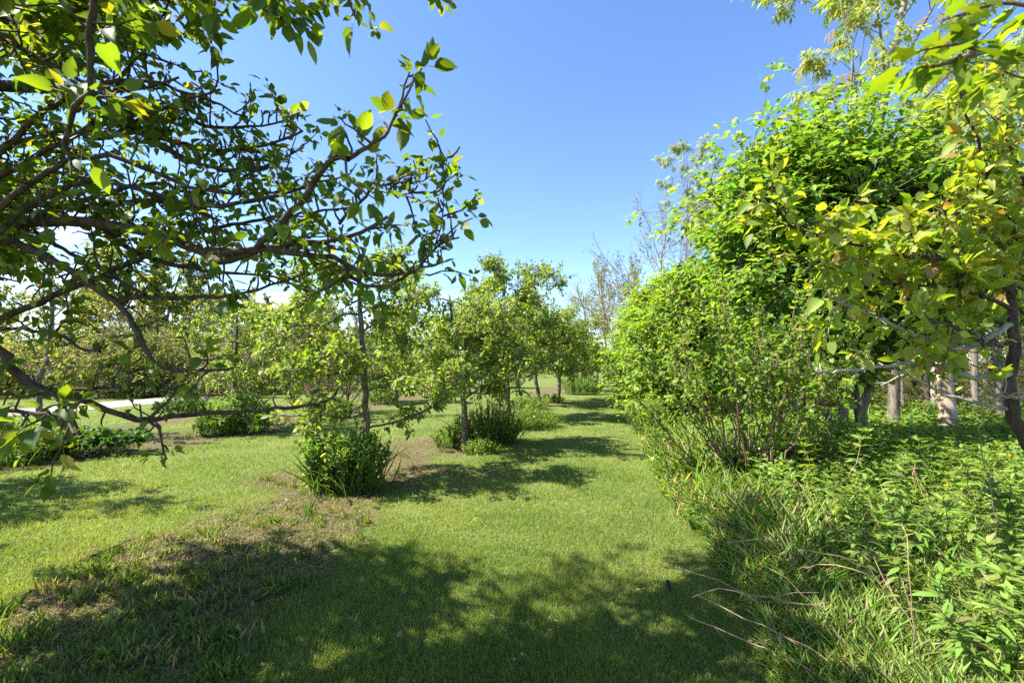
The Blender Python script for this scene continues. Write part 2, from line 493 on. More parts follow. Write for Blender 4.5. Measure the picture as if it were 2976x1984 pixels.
def lawn_material():
    m = bpy.data.materials.new('mown_turf'); m.use_nodes = True
    n, l = m.node_tree.nodes, m.node_tree.links
    pb = n['Principled BSDF']; pb.inputs['Roughness'].default_value = .9; pb.inputs['Specular IOR Level'].default_value = .1
    geo = n.new('ShaderNodeNewGeometry')
    def noise(s, d=6, r=.6):
        q = n.new('ShaderNodeTexNoise'); q.inputs['Scale'].default_value = s; q.inputs['Detail'].default_value = d; q.inputs['Roughness'].default_value = r
        l.new(geo.outputs['Position'], q.inputs[0]); return q.outputs[0]
    def ramp(src, stops):
        q = n.new('ShaderNodeValToRGB'); e = q.color_ramp.elements
        while len(e) < len(stops): e.new(.5)
        for el, (p, c) in zip(e, stops): el.position = p; el.color = (*c, 1)
        l.new(src, q.inputs[0]); return q.outputs[0]
    def mix(f, a, b):
        q = n.new('ShaderNodeMix'); q.data_type = 'RGBA'
        if isinstance(f, float): q.inputs[0].default_value = f
        else: l.new(f, q.inputs[0])
        l.new(a, q.inputs[6]); l.new(b, q.inputs[7]); return q.outputs[2]
    fine = noise(34, 9, .75); mid = noise(1.1, 4)
    g1 = ramp(fine, [(.3, (.03, .05, .01)), (.5, (.08, .12, .022)), (.72, (.18, .22, .055))])
    g2 = ramp(fine, [(.3, (.045, .06, .014)), (.5, (.12, .145, .036)), (.72, (.25, .265, .09))])
    turf = mix(ramp(mid, [(.4, (0, 0, 0)), (.62, (1, 1, 1))]), g1, g2)
    soil = ramp(noise(22, 10, .8), [(.3, (.03, .02, .013)), (.5, (.095, .064, .04)), (.7, (.25, .18, .115))])
    wild = ramp(noise(9, 8, .75), [(.3, (.03, .045, .01)), (.55, (.10, .135, .03)), (.75, (.19, .21, .07))])
    am = n.new('ShaderNodeAttribute'); am.attribute_name = 'mulch'
    aw = n.new('ShaderNodeAttribute'); aw.attribute_name = 'wild'
    ms = n.new('ShaderNodeMath'); ms.operation = 'MULTIPLY'; ms.inputs[1].default_value = .8
    l.new(am.outputs['Fac'], ms.inputs[0])
    c = mix(ms.outputs[0], turf, soil)
    c = mix(aw.outputs['Fac'], c, wild)
    l.new(c, pb.inputs['Base Color'])
    b = n.new('ShaderNodeBump'); b.inputs['Strength'].default_value = .8; b.inputs['Distance'].default_value = .03
    l.new(fine, b.inputs['Height']); l.new(b.outputs[0], pb.inputs['Normal'])
    return m
lawn = link('lawn', me, lawn_material())
tag(lawn, 'mown green orchard lawn with brown mulch strips under tree rows', 'lawn', kind='structure')

# gravel road on the far left
def strip(name, cx, w, y0, y1, z, n=60):
    yy = np.linspace(y0, y1, n); c = np.array([cx(v) for v in yy])
    wob = (vnoise(yy, yy * 0, .8, 31) - .5) * .35; wob2 = (vnoise(yy, yy * 0 + 9, .8, 33) - .5) * .35
    cols = np.linspace(-1, 1, 7)
    V = []
    for k, u in enumerate(cols):
        x = c + u * w / 2 + (wob if u < 0 else wob2) * abs(u)
        V.append(np.stack([x, yy, ground_z(x, yy) + z * (1 - abs(u) ** 4) ], -1))
    V = np.array(V).transpose(1, 0, 2).reshape(-1, 3)
    i = np.arange(n - 1)[:, None] * 7 + np.arange(6)[None, :]
    F = np.stack([i, i + 1, i + 8, i + 7], -1).reshape(-1, 4)
    return make_mesh(name, V, F.ravel(), np.full(len(F), 4, np.int32))
M_GRAVEL = bark_mat('pale_gravel', (.17, .14, .12), (.34, .29, .255), 9, (1, 1, 1), .6, .03)
road = link('gravel_road', strip('gravel_road', lambda y: -17.6 + .2 * (y - 16) - .12 * max(0, y - 21) ** 1.8, 3.0, 2, 36, .06), M_GRAVEL)
tag(road, 'pale pinkish gravel road beyond the second row of trees', 'road', kind='structure')

# ------------------------------------------------------------------ near pear tree, limbs traced with their own depth
def limb_from(trace, d0, d1, pre=None, step=.05):
    n = len(trace)
    pts = [px(x, y, d0 + (d1 - d0) * i / (n - 1)) for i, (x, y) in enumerate(trace)]
    if pre is not None: pts = [np.array(p, float) for p in pre] + pts
    return resample(pts, step)

rs = np.random.default_rng(11)
TX, TY = -3.05, 2.0
near = thing('pear_tree', 'nearest pear tree, dark crooked limbs reaching in from left edge of the lawn', 'tree', (0, 0, 0), group='pear trees of the orchard row')
T = Tubes()
tr = resample([(TX - .1, TY, -.05), (TX, TY, .5), (TX + .04, TY + .03, 1.2), (TX - .02, TY + .05, 2.0), (TX + .05, TY, 2.8), (TX + .1, TY + .06, 3.6), (TX + .05, TY + .1, 4.2)], .15)
T.add(tr, np.interp(np.linspace(0, 1, len(tr)), [0, .08, .6, 1], [.13, .10, .075, .03]), 12)
trunk = link('trunk', T.mesh('trunk'), B_PEAR, near)
LV = Leaves()
def tk(z): return (TX, TY + .04, z)
traced = [  # trace (photograph pixels), depth at start and end, join height on trunk or None, radius start/end, leaf gap
    ([(0, 640), (134, 643), (268, 647), (380, 665), (478, 693), (540, 715), (598, 736), (636, 760), (708, 746), (765, 703), (847, 616), (887, 576), (923, 509), (968, 460), (1012, 462)], 2.3, 1.65, 2.1, .036, .010, .085),
    ([(598, 728), (717, 729), (776, 721), (853, 707), (968, 700), (1044, 677), (1128, 629)], 1.9, 1.95, None, .017, .007, .06),
    ([(780, 722), (880, 740), (968, 752), (1040, 784), (1110, 800), (1165, 800), (1205, 786), (1266, 715), (1335, 690)], 1.85, 2.0, None, .014, .004, .05),
    ([(1262, 718), (1280, 660), (1290, 600), (1284, 540), (1300, 448)], 1.98, 1.95, None, .0032, .0015, .04),
    ([(985, 652), (1030, 600), (1062, 570), (1092, 541), (1160, 532), (1226, 522), (1262, 505)], 1.95, 1.95, None, .008, .0025, .045),
    ([(1088, 548), (1120, 560), (1190, 563), (1240, 555)], 1.95, 1.98, None, .004, .002, .04),
    ([(985, 780), (1060, 830), (1130, 830), (1200, 790), (1290, 760)], 2.0, 2.1, None, .010, .004, .05),
    ([(1012, 462), (1050, 440), (1088, 411), (1129, 384), (1160, 312), (1173, 250), (1195, 192)], 1.7, 1.7, None, .009, .003, .06),
    ([(0, 567), (112, 594), (246, 603), (379, 585), (469, 585), (580, 598), (670, 594), (759, 576), (838, 562), (910, 527)], 2.4, 1.95, 2.35, .022, .008, .07),
    ([(0, 250), (156, 259), (250, 300), (330, 350), (424, 392), (491, 437), (558, 469), (647, 491), (759, 491)], 2.4, 2.3, 2.9, .036, .008, .055),
    ([(424, 388), (513, 415), (625, 437), (714, 429), (800, 415), (880, 380)], 2.38, 2.3, None, .016, .006, .05),
    ([(330, 320), (446, 339), (527, 344), (625, 370), (759, 366), (830, 350)], 2.4, 2.4, None, .014, .005, .05),
    ([(277, -60), (272, 40), (268, 110), (268, 192), (259, 268), (219, 312), (196, 384), (192, 446), (230, 500)], 1.35, 1.6, None, .0125, .007, .06),
    ([(0, 103), (54, 138), (125, 178), (187, 210), (250, 245), (330, 265), (420, 260), (520, 225)], 1.8, 2.2, 2.9, .018, .006, .05),
    ([(0, 698), (86, 722), (167, 765), (239, 808), (306, 856), (344, 884), (373, 923), (397, 966), (421, 1013), (450, 1056), (502, 1071), (598, 1076), (680, 1070)], 2.15, 2.1, 2.0, .028, .006, .085),
    ([(344, 875), (406, 860), (478, 870), (550, 865), (670, 856), (746, 841), (830, 815), (900, 790)], 2.13, 2.4, None, .013, .005, .06),
    ([(0, 640), (86, 669), (143, 698), (206, 736), (268, 770), (335, 803), (373, 832), (420, 856)], 2.4, 2.15, 2.2, .015, .008, .08),
    ([(292, 655), (359, 712), (430, 746), (526, 774), (622, 789), (717, 798), (800, 808), (900, 850)], 2.25, 2.6, None, .014, .005, .06),
    ([(0, 1013), (29, 1061), (72, 1104), (120, 1133), (191, 1145), (249, 1162), (311, 1190), (373, 1212), (430, 1219), (502, 1210), (598, 1200), (717, 1195), (800, 1186), (891, 1176), (949, 1163), (983, 1128)], 2.2, 2.6, 1.75, .028, .006, .12),
    ([(435, 1216), (470, 1185), (507, 1147), (545, 1090), (560, 1040)], 2.3, 2.4, None, .009, .004, .08),
    ([(430, 1219), (455, 1240), (464, 1257), (473, 1296), (485, 1334)], 2.3, 2.25, None, .008, .004, .06),
    ([(-30, 1143), (96, 1143), (163, 1133), (263, 1128), (344, 1123), (420, 1100)], 2.4, 2.4, None, .013, .005, .09),
    ([(-20, 951), (72, 956), (143, 970), (191, 980), (230, 1013), (290, 1020)], 2.3, 2.1, 1.85, .014, .006, .06),
    ([(-20, 1190), (72, 1200), (134, 1202), (182, 1219), (215, 1260)], 2.0, 1.7, None, .010, .004, .07),
    ([(150, 1140), (185, 1180), (215, 1230), (232, 1262)], 2.2, 2.15, None, .010, .006, .06),
    ([(200, -190), (420, -120), (620, -70), (800, -40), (960, -35), (1060, -10)], 1.5, 1.45, None, .010, .004, .075),
]
limbs_pts = []
for k, (trace, d0, d1, j, r0, r1, gap) in enumerate(traced):
    pre = None
    if j is not None:
        a = np.array(tk(j)); b = px(*trace[0], d0)
        pre = [a, a * .45 + b * .55 + np.array([0, 0, .05])]
    pts = limb_from(trace, d0, d1, pre)
    # small crookedness
    pts[1:-1] += rs.normal(0, .0035, (len(pts) - 2, 3))
    T = Tubes()
    T.add(pts, np.linspace(r0, r1, len(pts)) * (1 + rs.normal(0, .09, len(pts))), 9)
    spurs(T, LV, pts, rs, C_PEAR, gap=gap * (.95 if np.mean([q[1] for q in trace]) > 830 else .66), leaf=.068 if d1 < 1.75 else .048, twig=.34, twl=.19, bare=.38, k=5, nleaf=(2, 5), slen=.06)
    limbs_pts.append(pts)
    link('limb', T.mesh('limb'), B_PEAR, near)
# further limbs behind the traced ones, out to pixel targets at 2.7-4 m
targets = [(90, 60, 3.0), (240, 90, 3.2), (390, 120, 3.4), (520, 190, 3.5), (640, 260, 3.0), (720, 340, 2.8), (330, 200, 3.0), (470, 300, 3.1), (150, 350, 2.9), (80, 450, 2.8), (180, 520, 2.8), (880, 430, 2.6), (940, 540, 2.6), (1040, 600, 2.6), (640, 640, 2.8), (60, 820, 2.7), (-200, 300, 3.4), (-500, 100, 3.2), (150, -200, 3.4), (380, -150, 3.6), (-100, -300, 3.0)]
for k, (a, b, d) in enumerate(targets):
    if a > 430: d = 2.05 + .35 * rs.random()
    e = px(a, b, d); z0 = float(np.clip(e[2] - .55 - .2 * rs.random(), 1.3, 3.9))
    s = np.array([TX, TY + .05, z0]); md = s * .5 + e * .5 + np.array([0, .1, .18]) + rs.normal(0, .12, 3)
    pts = resample([s, s * .75 + md * .25 + rs.normal(0, .05, 3), md, md * .5 + e * .5 + rs.normal(0, .08, 3), e], .06)
    pts[1:-1] += rs.normal(0, .005, (len(pts) - 2, 3))
    T = Tubes(); T.add(pts, np.linspace(.02, .005, len(pts)), 7)
    spurs(T, LV, pts, rs, C_PEAR, gap=.042, leaf=.045, twig=.45, twl=.22, bare=.38, k=4, start=.3, nleaf=(2, 5))
    link('limb', T.mesh('limb'), B_PEAR, near)
# crown over and behind the camera-left, seen as the shade on the grass
for k in range(26):
    a = rs.uniform(-2.6, 2.2) if k < 8 else rs.uniform(1.9, 4.4); R = rs.uniform(1.0, 2.3)
    e = np.array([TX + (.6 if k < 8 else -.7) + R * math.cos(a) * .9, TY + .5 + R * math.sin(a) * .9, rs.uniform(2.4, 4.2)])
    if e[1] > .6 and e[0] > -1.1 * e[1] and e[2] < 1.6 + .86 * e[1]: e[2] = 1.7 + .9 * e[1]
    s = np.array([TX, TY + .05, e[2] * .75]); md = (s + e) / 2 + np.array([0, 0, .2])
    pts = resample([s, md, e], .08)
    T = Tubes(); T.add(pts, np.linspace(.022, .006, len(pts)), 6)
    spurs(T, LV, pts, rs, C_PEAR, gap=.03, leaf=.078, twig=.5, twl=.33, bare=.05, k=4, start=.35, nleaf=(5, 8))
    link('limb', T.mesh('limb'), B_PEAR, near)
link('crown', LV.mesh('crown', PEAR), M_PEAR, near)
print('near leaves', LV.count())

# ------------------------------------------------------------------ orchard trees
def orchard(rs, trunk_pts, r0, limb_list, name, label, loc, group, leaf=.062, gap=.06, cols=C_ROW, twl=.28, sub=3, tpl=PEAR_M, rz=0.0, scale=1.0, bark=B_TRUNK, twig=.5, mat=None):
    root = thing(name, label, 'tree', loc, rz, group, scale)
    T = Tubes()
    tp = resample(trunk_pts, .15); tp[2:-1] += rs.normal(0, .008, (len(tp) - 3, 3))
    T.add(tp, np.interp(np.linspace(0, 1, len(tp)), [0, .06, .7, 1], [r0 * 1.35, r0, r0 * .65, r0 * .25]), 10)
    link('trunk', T.mesh('trunk'), bark, root)
    lv = Leaves()
    for pts, lr in limb_list:
        T = Tubes()
        pts = resample(pts, .08); pts[1:-1] += rs.normal(0, .008, (len(pts) - 2, 3))
        T.add(pts, np.linspace(lr, lr * .3, len(pts)), 7)
        spurs(T, lv, pts, rs, cols, gap=gap, leaf=leaf, twig=twig, twl=twl, bare=.12, k=4, start=.1, r0=.0045, nleaf=(4, 7))
        for q in range(sub):
            i = rs.integers(len(pts) // 4, len(pts) - 1)
            ax = nrm(pts[min(i + 1, len(pts) - 1)] - pts[i - 1])
            sd = np.cross(ax, UP) * rs.choice([-1, 1]); d = nrm(ax * .8 + sd * .9 + UP * rs.uniform(-.35, .4))
            L = rs.uniform(.35, .75)
            sp = resample([pts[i], pts[i] + d * L * .5 + rs.normal(0, .03, 3), pts[i] + d * L + UP * rs.uniform(-.16, .08)], .08)
            T.add(sp, np.linspace(lr * .5, .004, len(sp)), 5)
            spurs(T, lv, sp, rs, cols, gap=gap, leaf=leaf, twig=twig, twl=twl * .8, bare=.1, k=4, r0=.004, nleaf=(4, 7))
        link('limb', T.mesh('limb'), bark, root)
    link('crown', lv.mesh('crown', tpl), mat or M_ROW, root)
    return root

def auto_limbs(rs, H, z0, spread, n, arch=.12, lean=0.0, topw=.8):
    out = []
    for k in range(n):
        t = k / (n - 1)
        z = z0 + (H - z0) * t ** .9 * .93
        a = k * 2.4 + rs.uniform(-.4, .4)
        L = spread * (1 - (1 - topw) * t) * rs.uniform(.75, 1.15)
        d = np.array([math.cos(a), math.sin(a), 0])
        s = np.array([lean * z, 0, z])
        p = [s, s + d * L * .3 + UP * rs.uniform(.0, .2), s + d * L * .65 + UP * rs.uniform(.05, .3), s + d * L + UP * rs.uniform(-arch * 1.5, .35)]
        out.append(([q + rs.normal(0, .04, 3) * (i > 0) for i, q in enumerate(p)], .026 - .012 * t))
    return out

ROW = 'pear trees of the orchard row'
# tree A: traced limbs
rs = np.random.default_rng(21)
def z4(x, y, d): return px(700 + x / 2.613, 650 + y / 2.613, d)
YA = 6.3
bA = z4(958, 1650, YA); base = np.array([bA[0], YA, 0])
def A(L, r, dd=0.0):
    n = len(L)
    return ([z4(x, y, YA + dd * i / (n - 1)) - base for i, (x, y) in enumerate(L)], r)
la = [A([(890, 690), (780, 680), (700, 740), (600, 765), (440, 775), (300, 740)], .02, -.3),
      A([(885, 870), (800, 850), (700, 880), (640, 920), (580, 970), (470, 1040)], .018, .3),
      A([(915, 1140), (830, 1145), (740, 1130), (600, 1160), (480, 1150), (330, 1120)], .018, -.5),
      A([(950, 1440), (880, 1450), (800, 1470), (700, 1465), (580, 1455), (470, 1410)], .018, -.2),
      A([(905, 490), (1000, 460), (1150, 420), (1300, 380)], .016, .3),
      A([(905, 690), (1000, 640), (1100, 630), (1250, 570), (1350, 520)], .016, -.3),
      A([(930, 820), (970, 780), (1050, 755), (1130, 780), (1200, 850), (1300, 900)], .016, .5),
      A([(950, 1290), (1010, 1250), (1100, 1235), (1300, 1230), (1420, 1250)], .017, -.4),
      A([(955, 1560), (1100, 1520), (1200, 1500), (1300, 1460), (1450, 1400), (1550, 1310), (1640, 1190)], .017, .2),
      A([(895, 470), (800, 440), (650, 470), (560, 520), (450, 560), (400, 640)], .016, .2),
      A([(893, 400), (800, 330), (650, 330), (500, 380), (380, 400)], .015, -.4),
      A([(900, 560), (860, 600), (760, 560), (680, 600), (560, 610)], .014, .9),
      A([(920, 950), (840, 960), (760, 990), (640, 1000), (540, 1080)], .014, -.9),
      A([(900, 420), (980, 350), (1100, 300), (1200, 330)], .014, .6)]
orchard(rs, [base * 0 + (0, 0, -.05)] + [z4(x, y, YA) - base for x, y in [(955, 1500), (945, 1300), (930, 1050), (915, 850), (908, 700), (900, 550), (895, 390), (888, 280)]], .05, la,
        'pear_tree', 'slim pear tree rising straight out of the tall green weeds nearest the lawn', tuple(base), ROW, gap=.05, leaf=.068, twl=.24, sub=3, tpl=PEAR, twig=.45)

# orchard row, other trees
def row_tree(seed, H, r0, n, spread, label, px_, Y, rz=0.0, kw={}, name='pear_tree', grp=ROW, bend=None, z0=None, **k2):
    r = np.random.default_rng(seed)
    bend = bend or [(0, 0, -.05), (.03, 0, H * .3), (-.05, .02, H * .6), (-.02, 0, H)]
    x, y = gx(px_, Y)
    return orchard(r, [np.array(b, float) for b in bend], r0, auto_limbs(r, H * .98, z0 or H * .33, spread, n, **kw), name, label, (x, y, 0), grp, rz=rz, **k2)
row_tree(31, 2.95, .065, 13, 1.35, 'pear tree with lichen-grey trunk standing behind the tall grass clump', 1352, 8.9, bend=[(0, 0, -.05), (-.02, 0, .8), (-.16, 0, 1.8), (-.32, 0, 3.0)], gap=.04, twl=.34, sub=4, leaf=.07)
tC = row_tree(32, 4.75, .08, 17, 1.65, 'tallest pear tree of the row, flat wide top above its neighbours', 1478, 13.8, kw=dict(topw=1.0), bend=[(0, 0, -.05), (-.05, 0, 1.3), (-.13, 0, 2.4), (-.15, 0, 4.8)], gap=.042, twl=.36, sub=4, leaf=.078)
tD = row_tree(33, 4.0, .08, 16, 1.75, 'leaning pear tree with knobbly trunk behind the flowering weeds', 1570, 18.5, bend=[(0, 0, -.05), (-.2, 0, 1.3), (-.2, 0, 2.2), (-.1, 0, 4.0)], gap=.05, twl=.45, sub=4, leaf=.084)
tE = row_tree(34, 3.8, .085, 15, 1.8, 'pear tree with a clean straight trunk on the mown path edge', 1623, 21, gap=.05, twl=.45, sub=4, leaf=.084)
dup(tD, (*gx(1655, 29.0), 0), 2.1, 'pear tree beside the round green spirea bush', 1.02)
dup(tE, (*gx(1690, 36.0), 0), 4.0, 'pear tree in shade just past the round spirea bush', 1.03)
dup(tD, (*gx(1724, 44.0), 0), 5.0, 'small yellowish pear tree at the far end of the path', .98)
dup(tE, (*gx(1752, 56.0), 0), 1.0, 'last pear tree, half hidden where the path ends', 1.0)
SEC = 'pear trees of the second row'
t2 = row_tree(35, 3.0, .075, 13, 1.35, 'crooked pear tree growing from a leafy clump with pink flowers', 722, 11.8, bend=[(0, 0, -.05), (-.28, 0, .6), (-.34, 0, 1.2), (-.32, 0, 3.0)], gap=.07, twl=.34, sub=3, leaf=.07, grp=SEC, cols=C_ROW)
t3 = row_tree(36, 3.4, .085, 15, 1.6, 'dark trunked pear tree in the second row behind the slim one', 1121, 20, gap=.044, twl=.42, sub=4, grp=SEC, leaf=.08)
dup(t3, (*gx(1290, 27), 0), 2.0, 'second row pear tree glimpsed between the two nearest row trunks', 1.0)
dup(tE, (*gx(1400, 33), 0), 3.0, 'farthest pear tree of the second row on shaded turf', 1.0, SEC)
dup(t2, (-8.4, 5.0, 0), 1.2, 'pear tree beyond the left edge throwing shade over the lawn', 1.25)
# young cherry
rc = np.random.default_rng(41)
x, y = gx(130, 10.0)
def cherry_limbs():
    out = []
    for a, z, up, L in [(-2.8, 2.0, 1.0, 1.3), (.2, 2.1, .8, 1.2), (2.4, 2.3, 1.2, 1.3), (-1.2, 2.5, 1.1, 1.2), (1.2, 2.6, 1.3, 1.1), (0, 1.6, .4, 1.2), (3.1, 1.5, .5, 1.3), (-.6, 1.3, .25, 1.2), (2.0, 1.8, .6, 1.1)]:
        d = np.array([math.cos(a), math.sin(a) * .7, 0]); s = np.array([.05, 0, z])
        out.append(([s, s + d * L * .4 + UP * up * .35, s + d * L * .75 + UP * up * .75, s + d * L * .95 + UP * up * 1.25], .018))
    return out
orchard(rc, [np.array(q) for q in [(0, 0, -.05), (-.05, 0, .8), (-.1, 0, 1.3), (.08, 0, 1.9), (.1, 0, 2.9), (-.1, 0, 4.0)]], .062, cherry_limbs(), 'cherry_tree', 'young cherry tree with coppery new leaves and grey trunk left of the gravel road end', (x, y, 0), None, leaf=.078, gap=.095, cols=C_CHERRY, twl=.4, sub=2, bark=B_GREY, twig=.35)

# ------------------------------------------------------------------ right near pear tree
rs = np.random.default_rng(51)
rt = thing('pear_tree', 'yellow-green pear tree with reddish new leaves beside the goldenrod, trunk at right edge', 'tree')
YR = 3.2
T = Tubes()
tp = resample([(3.95, YR + .05, -.05), (3.85, YR, .5), px(2976, 1261, YR), px(2938, 1185, YR), px(2943, 1057, YR), px(2948, 955, YR), px(2943, 853, YR), px(2955, 751, YR), px(2935, 650, YR), px(2899, 587, YR - .1), px(2868, 474, YR - .2), px(2838, 408, YR - .25), px(2807, 332, YR - .3), px(2784, 240, YR - .3)], .08)
tp[2:-1] += rs.normal(0, .006, (len(tp) - 3, 3))
T.add(tp, np.interp(np.linspace(0, 1, len(tp)), [0, .3, .55, .75, 1], [.075, .045, .028, .014, .005]), 10)
LV = Leaves()
spurs(T, LV, tp[int(len(tp) * .62):], rs, C_PEARY, gap=.03, leaf=.08, twig=.5, twl=.2, bare=.1)
link('trunk', T.mesh('trunk'), B_PEAR, rt)
rtr = [([(2948, 940), (2800, 1010), (2700, 985), (2616, 955), (2540, 919), (2463, 889), (2402, 858)], 3.2, 2.7, .02, .006, .05),
       ([(2940, 1083), (2820, 1098), (2744, 1067), (2667, 1052), (2540, 1067), (2402, 1078), (2361, 1065), (2346, 1027)], 3.2, 2.8, .02, .006, .075),
       ([(2938, 1190), (2820, 1164), (2718, 1134), (2640, 1090), (2560, 1120)], 3.2, 3.4, .016, .005, .07),
       ([(2945, 853), (2850, 800), (2750, 760), (2620, 740), (2500, 720), (2400, 690), (2300, 660), (2235, 570)], 3.2, 2.6, .018, .004, .028),
       ([(2945, 900), (2860, 860), (2740, 830), (2600, 820), (2480, 790), (2380, 760), (2330, 800)], 3.2, 2.8, .015, .004, .028),
       ([(2955, 751), (2860, 690), (2760, 660), (2660, 690), (2560, 680)], 3.2, 3.0, .013, .004, .028),
       ([(2935, 650), (2980, 560), (2960, 480), (2930, 400), (2940, 300)], 3.2, 3.0, .013, .004, .03),
       ([(2955, 751), (3060, 650), (3100, 520), (3060, 400), (3040, 260)], 3.2, 3.1, .016, .005, .032),
       ([(2899, 587), (2830, 560), (2780, 620), (2720, 600)], 3.1, 2.9, .009, .003, .03),
       ([(2948, 955), (2880, 930), (2800, 900), (2720, 900), (2640, 880)], 3.2, 3.5, .012, .004, .03),
       ([(2943, 1000), (2860, 1000), (2780, 950), (2700, 930)], 3.2, 2.7, .012, .004, .04),
       ([(3100, 1160), (2976, 1154), (2897, 1149), (2850, 1120)], 3.0, 2.8, .02, .006, .07),
       ([(2943, 853), (3050, 800), (3150, 760), (3250, 700)], 3.2, 3.3, .016, .005, .04),
       ([(2955, 751), (2900, 740), (2840, 740), (2700, 790), (2600, 770)], 3.2, 3.7, .012, .004, .03)]
for trace, d0, d1, r0, r1, gap in rtr:
    pts = limb_from(trace, d0, d1); pts[1:-1] += rs.normal(0, .006, (len(pts) - 2, 3))
    T = Tubes(); T.add(pts, np.linspace(r0, r1, len(pts)), 8)
    low = np.mean([q[1] for q in trace]) > 960
    spurs(T, LV, pts, rs, C_PEARY, gap=gap * (.75 if low else 1.0), leaf=.07 if low else .078, twig=.12 if low else .35, twl=.16 if low else .2, bare=.8 if low else .2, start=.12, slen=.05 if low else .06, nleaf=(2, 3) if low else (3, 6), upb=1.3)
    link('limb', T.mesh('limb'), B_PALE if gap > .045 else B_PEAR, rt)
link('crown', LV.mesh('crown', PEAR), M_PEAR, rt)
print('right leaves', LV.count())

# lobed-leaf viburnum hanging in from the upper right
rs = np.random.default_rng(52)
vb = thing('viburnum_bush', 'big lobed-leaf viburnum hanging in over the upper right corner', 'bush')
LV = Leaves(); T = Tubes()
stem = resample([(2.0, .9, 0), (1.95, .95, 1.0), (1.85, 1.0, 1.8), (1.7, 1.05, 2.35)], .1)
T.add(stem, np.linspace(.022, .012, len(stem)), 8)
link('stem', T.mesh('stem'), B_PEAR, vb)
FLW = Leaves()
for trace, d0, d1 in [([(3300, 180), (3100, 170), (2976, 150), (2860, 148), (2780, 130), (2700, 140), (2640, 160)], 1.1, 1.0),
                      ([(3200, 60), (3000, 20), (2900, 10), (2800, 40), (2740, 60)], 1.15, 1.05),
                      ([(2860, 148), (2790, 170), (2730, 190), (2680, 195)], 1.03, 1.0),
                      ([(3250, 250), (3100, 230), (2990, 230), (2920, 210)], 1.15, 1.1),
                      ([(3200, -120), (3000, -100), (2880, -60), (2800, -20)], 1.15, 1.1)]:
    pts = limb_from(trace, d0, d1, [stem[-1]] if trace[0][0] > 3000 else None)
    T = Tubes(); T.add(pts, np.linspace(.008, .0025, len(pts)), 6)
    link('branch', T.mesh('branch'), B_RED, vb)
    ii_ = np.arange(len(pts) // 4, len(pts)); K = len(ii_) * 2
    p = np.repeat(pts[ii_], 2, 0); ax = nrm(np.gradient(pts, axis=0))[np.repeat(ii_, 2)]
    d = nrm(ax * .6 + nrm(rs.normal(0, 1, (K, 3)) * np.array([1, 1, .5])) * .8 - UP * .25)
    s = rs.uniform(.055, .085, K)
    LV.add(p + d * (s * .5)[:, None], d, UP + rs.normal(0, .35, (K, 3)), s, jitter(rs, K, [(4, (.09, .15, .015)), (3, (.12, .18, .02))]))
    e = pts[-1]; K = 60
    FLW = Leaves(); FLW.add(e + rs.normal(0, .009, (K, 3)), nrm(rs.normal(0, 1, (K, 3))), rs.normal(0, 1, (K, 3)), np.full(K, .007), jitter(rs, K, [(1, (.22, .17, .06))]))
    link('bud_cluster', FLW.mesh('bud_cluster', DIAM), M_LEAF, vb)
link('crown', LV.mesh('crown', LOBED), M_PEAR, vb)

# ------------------------------------------------------------------ maple dome

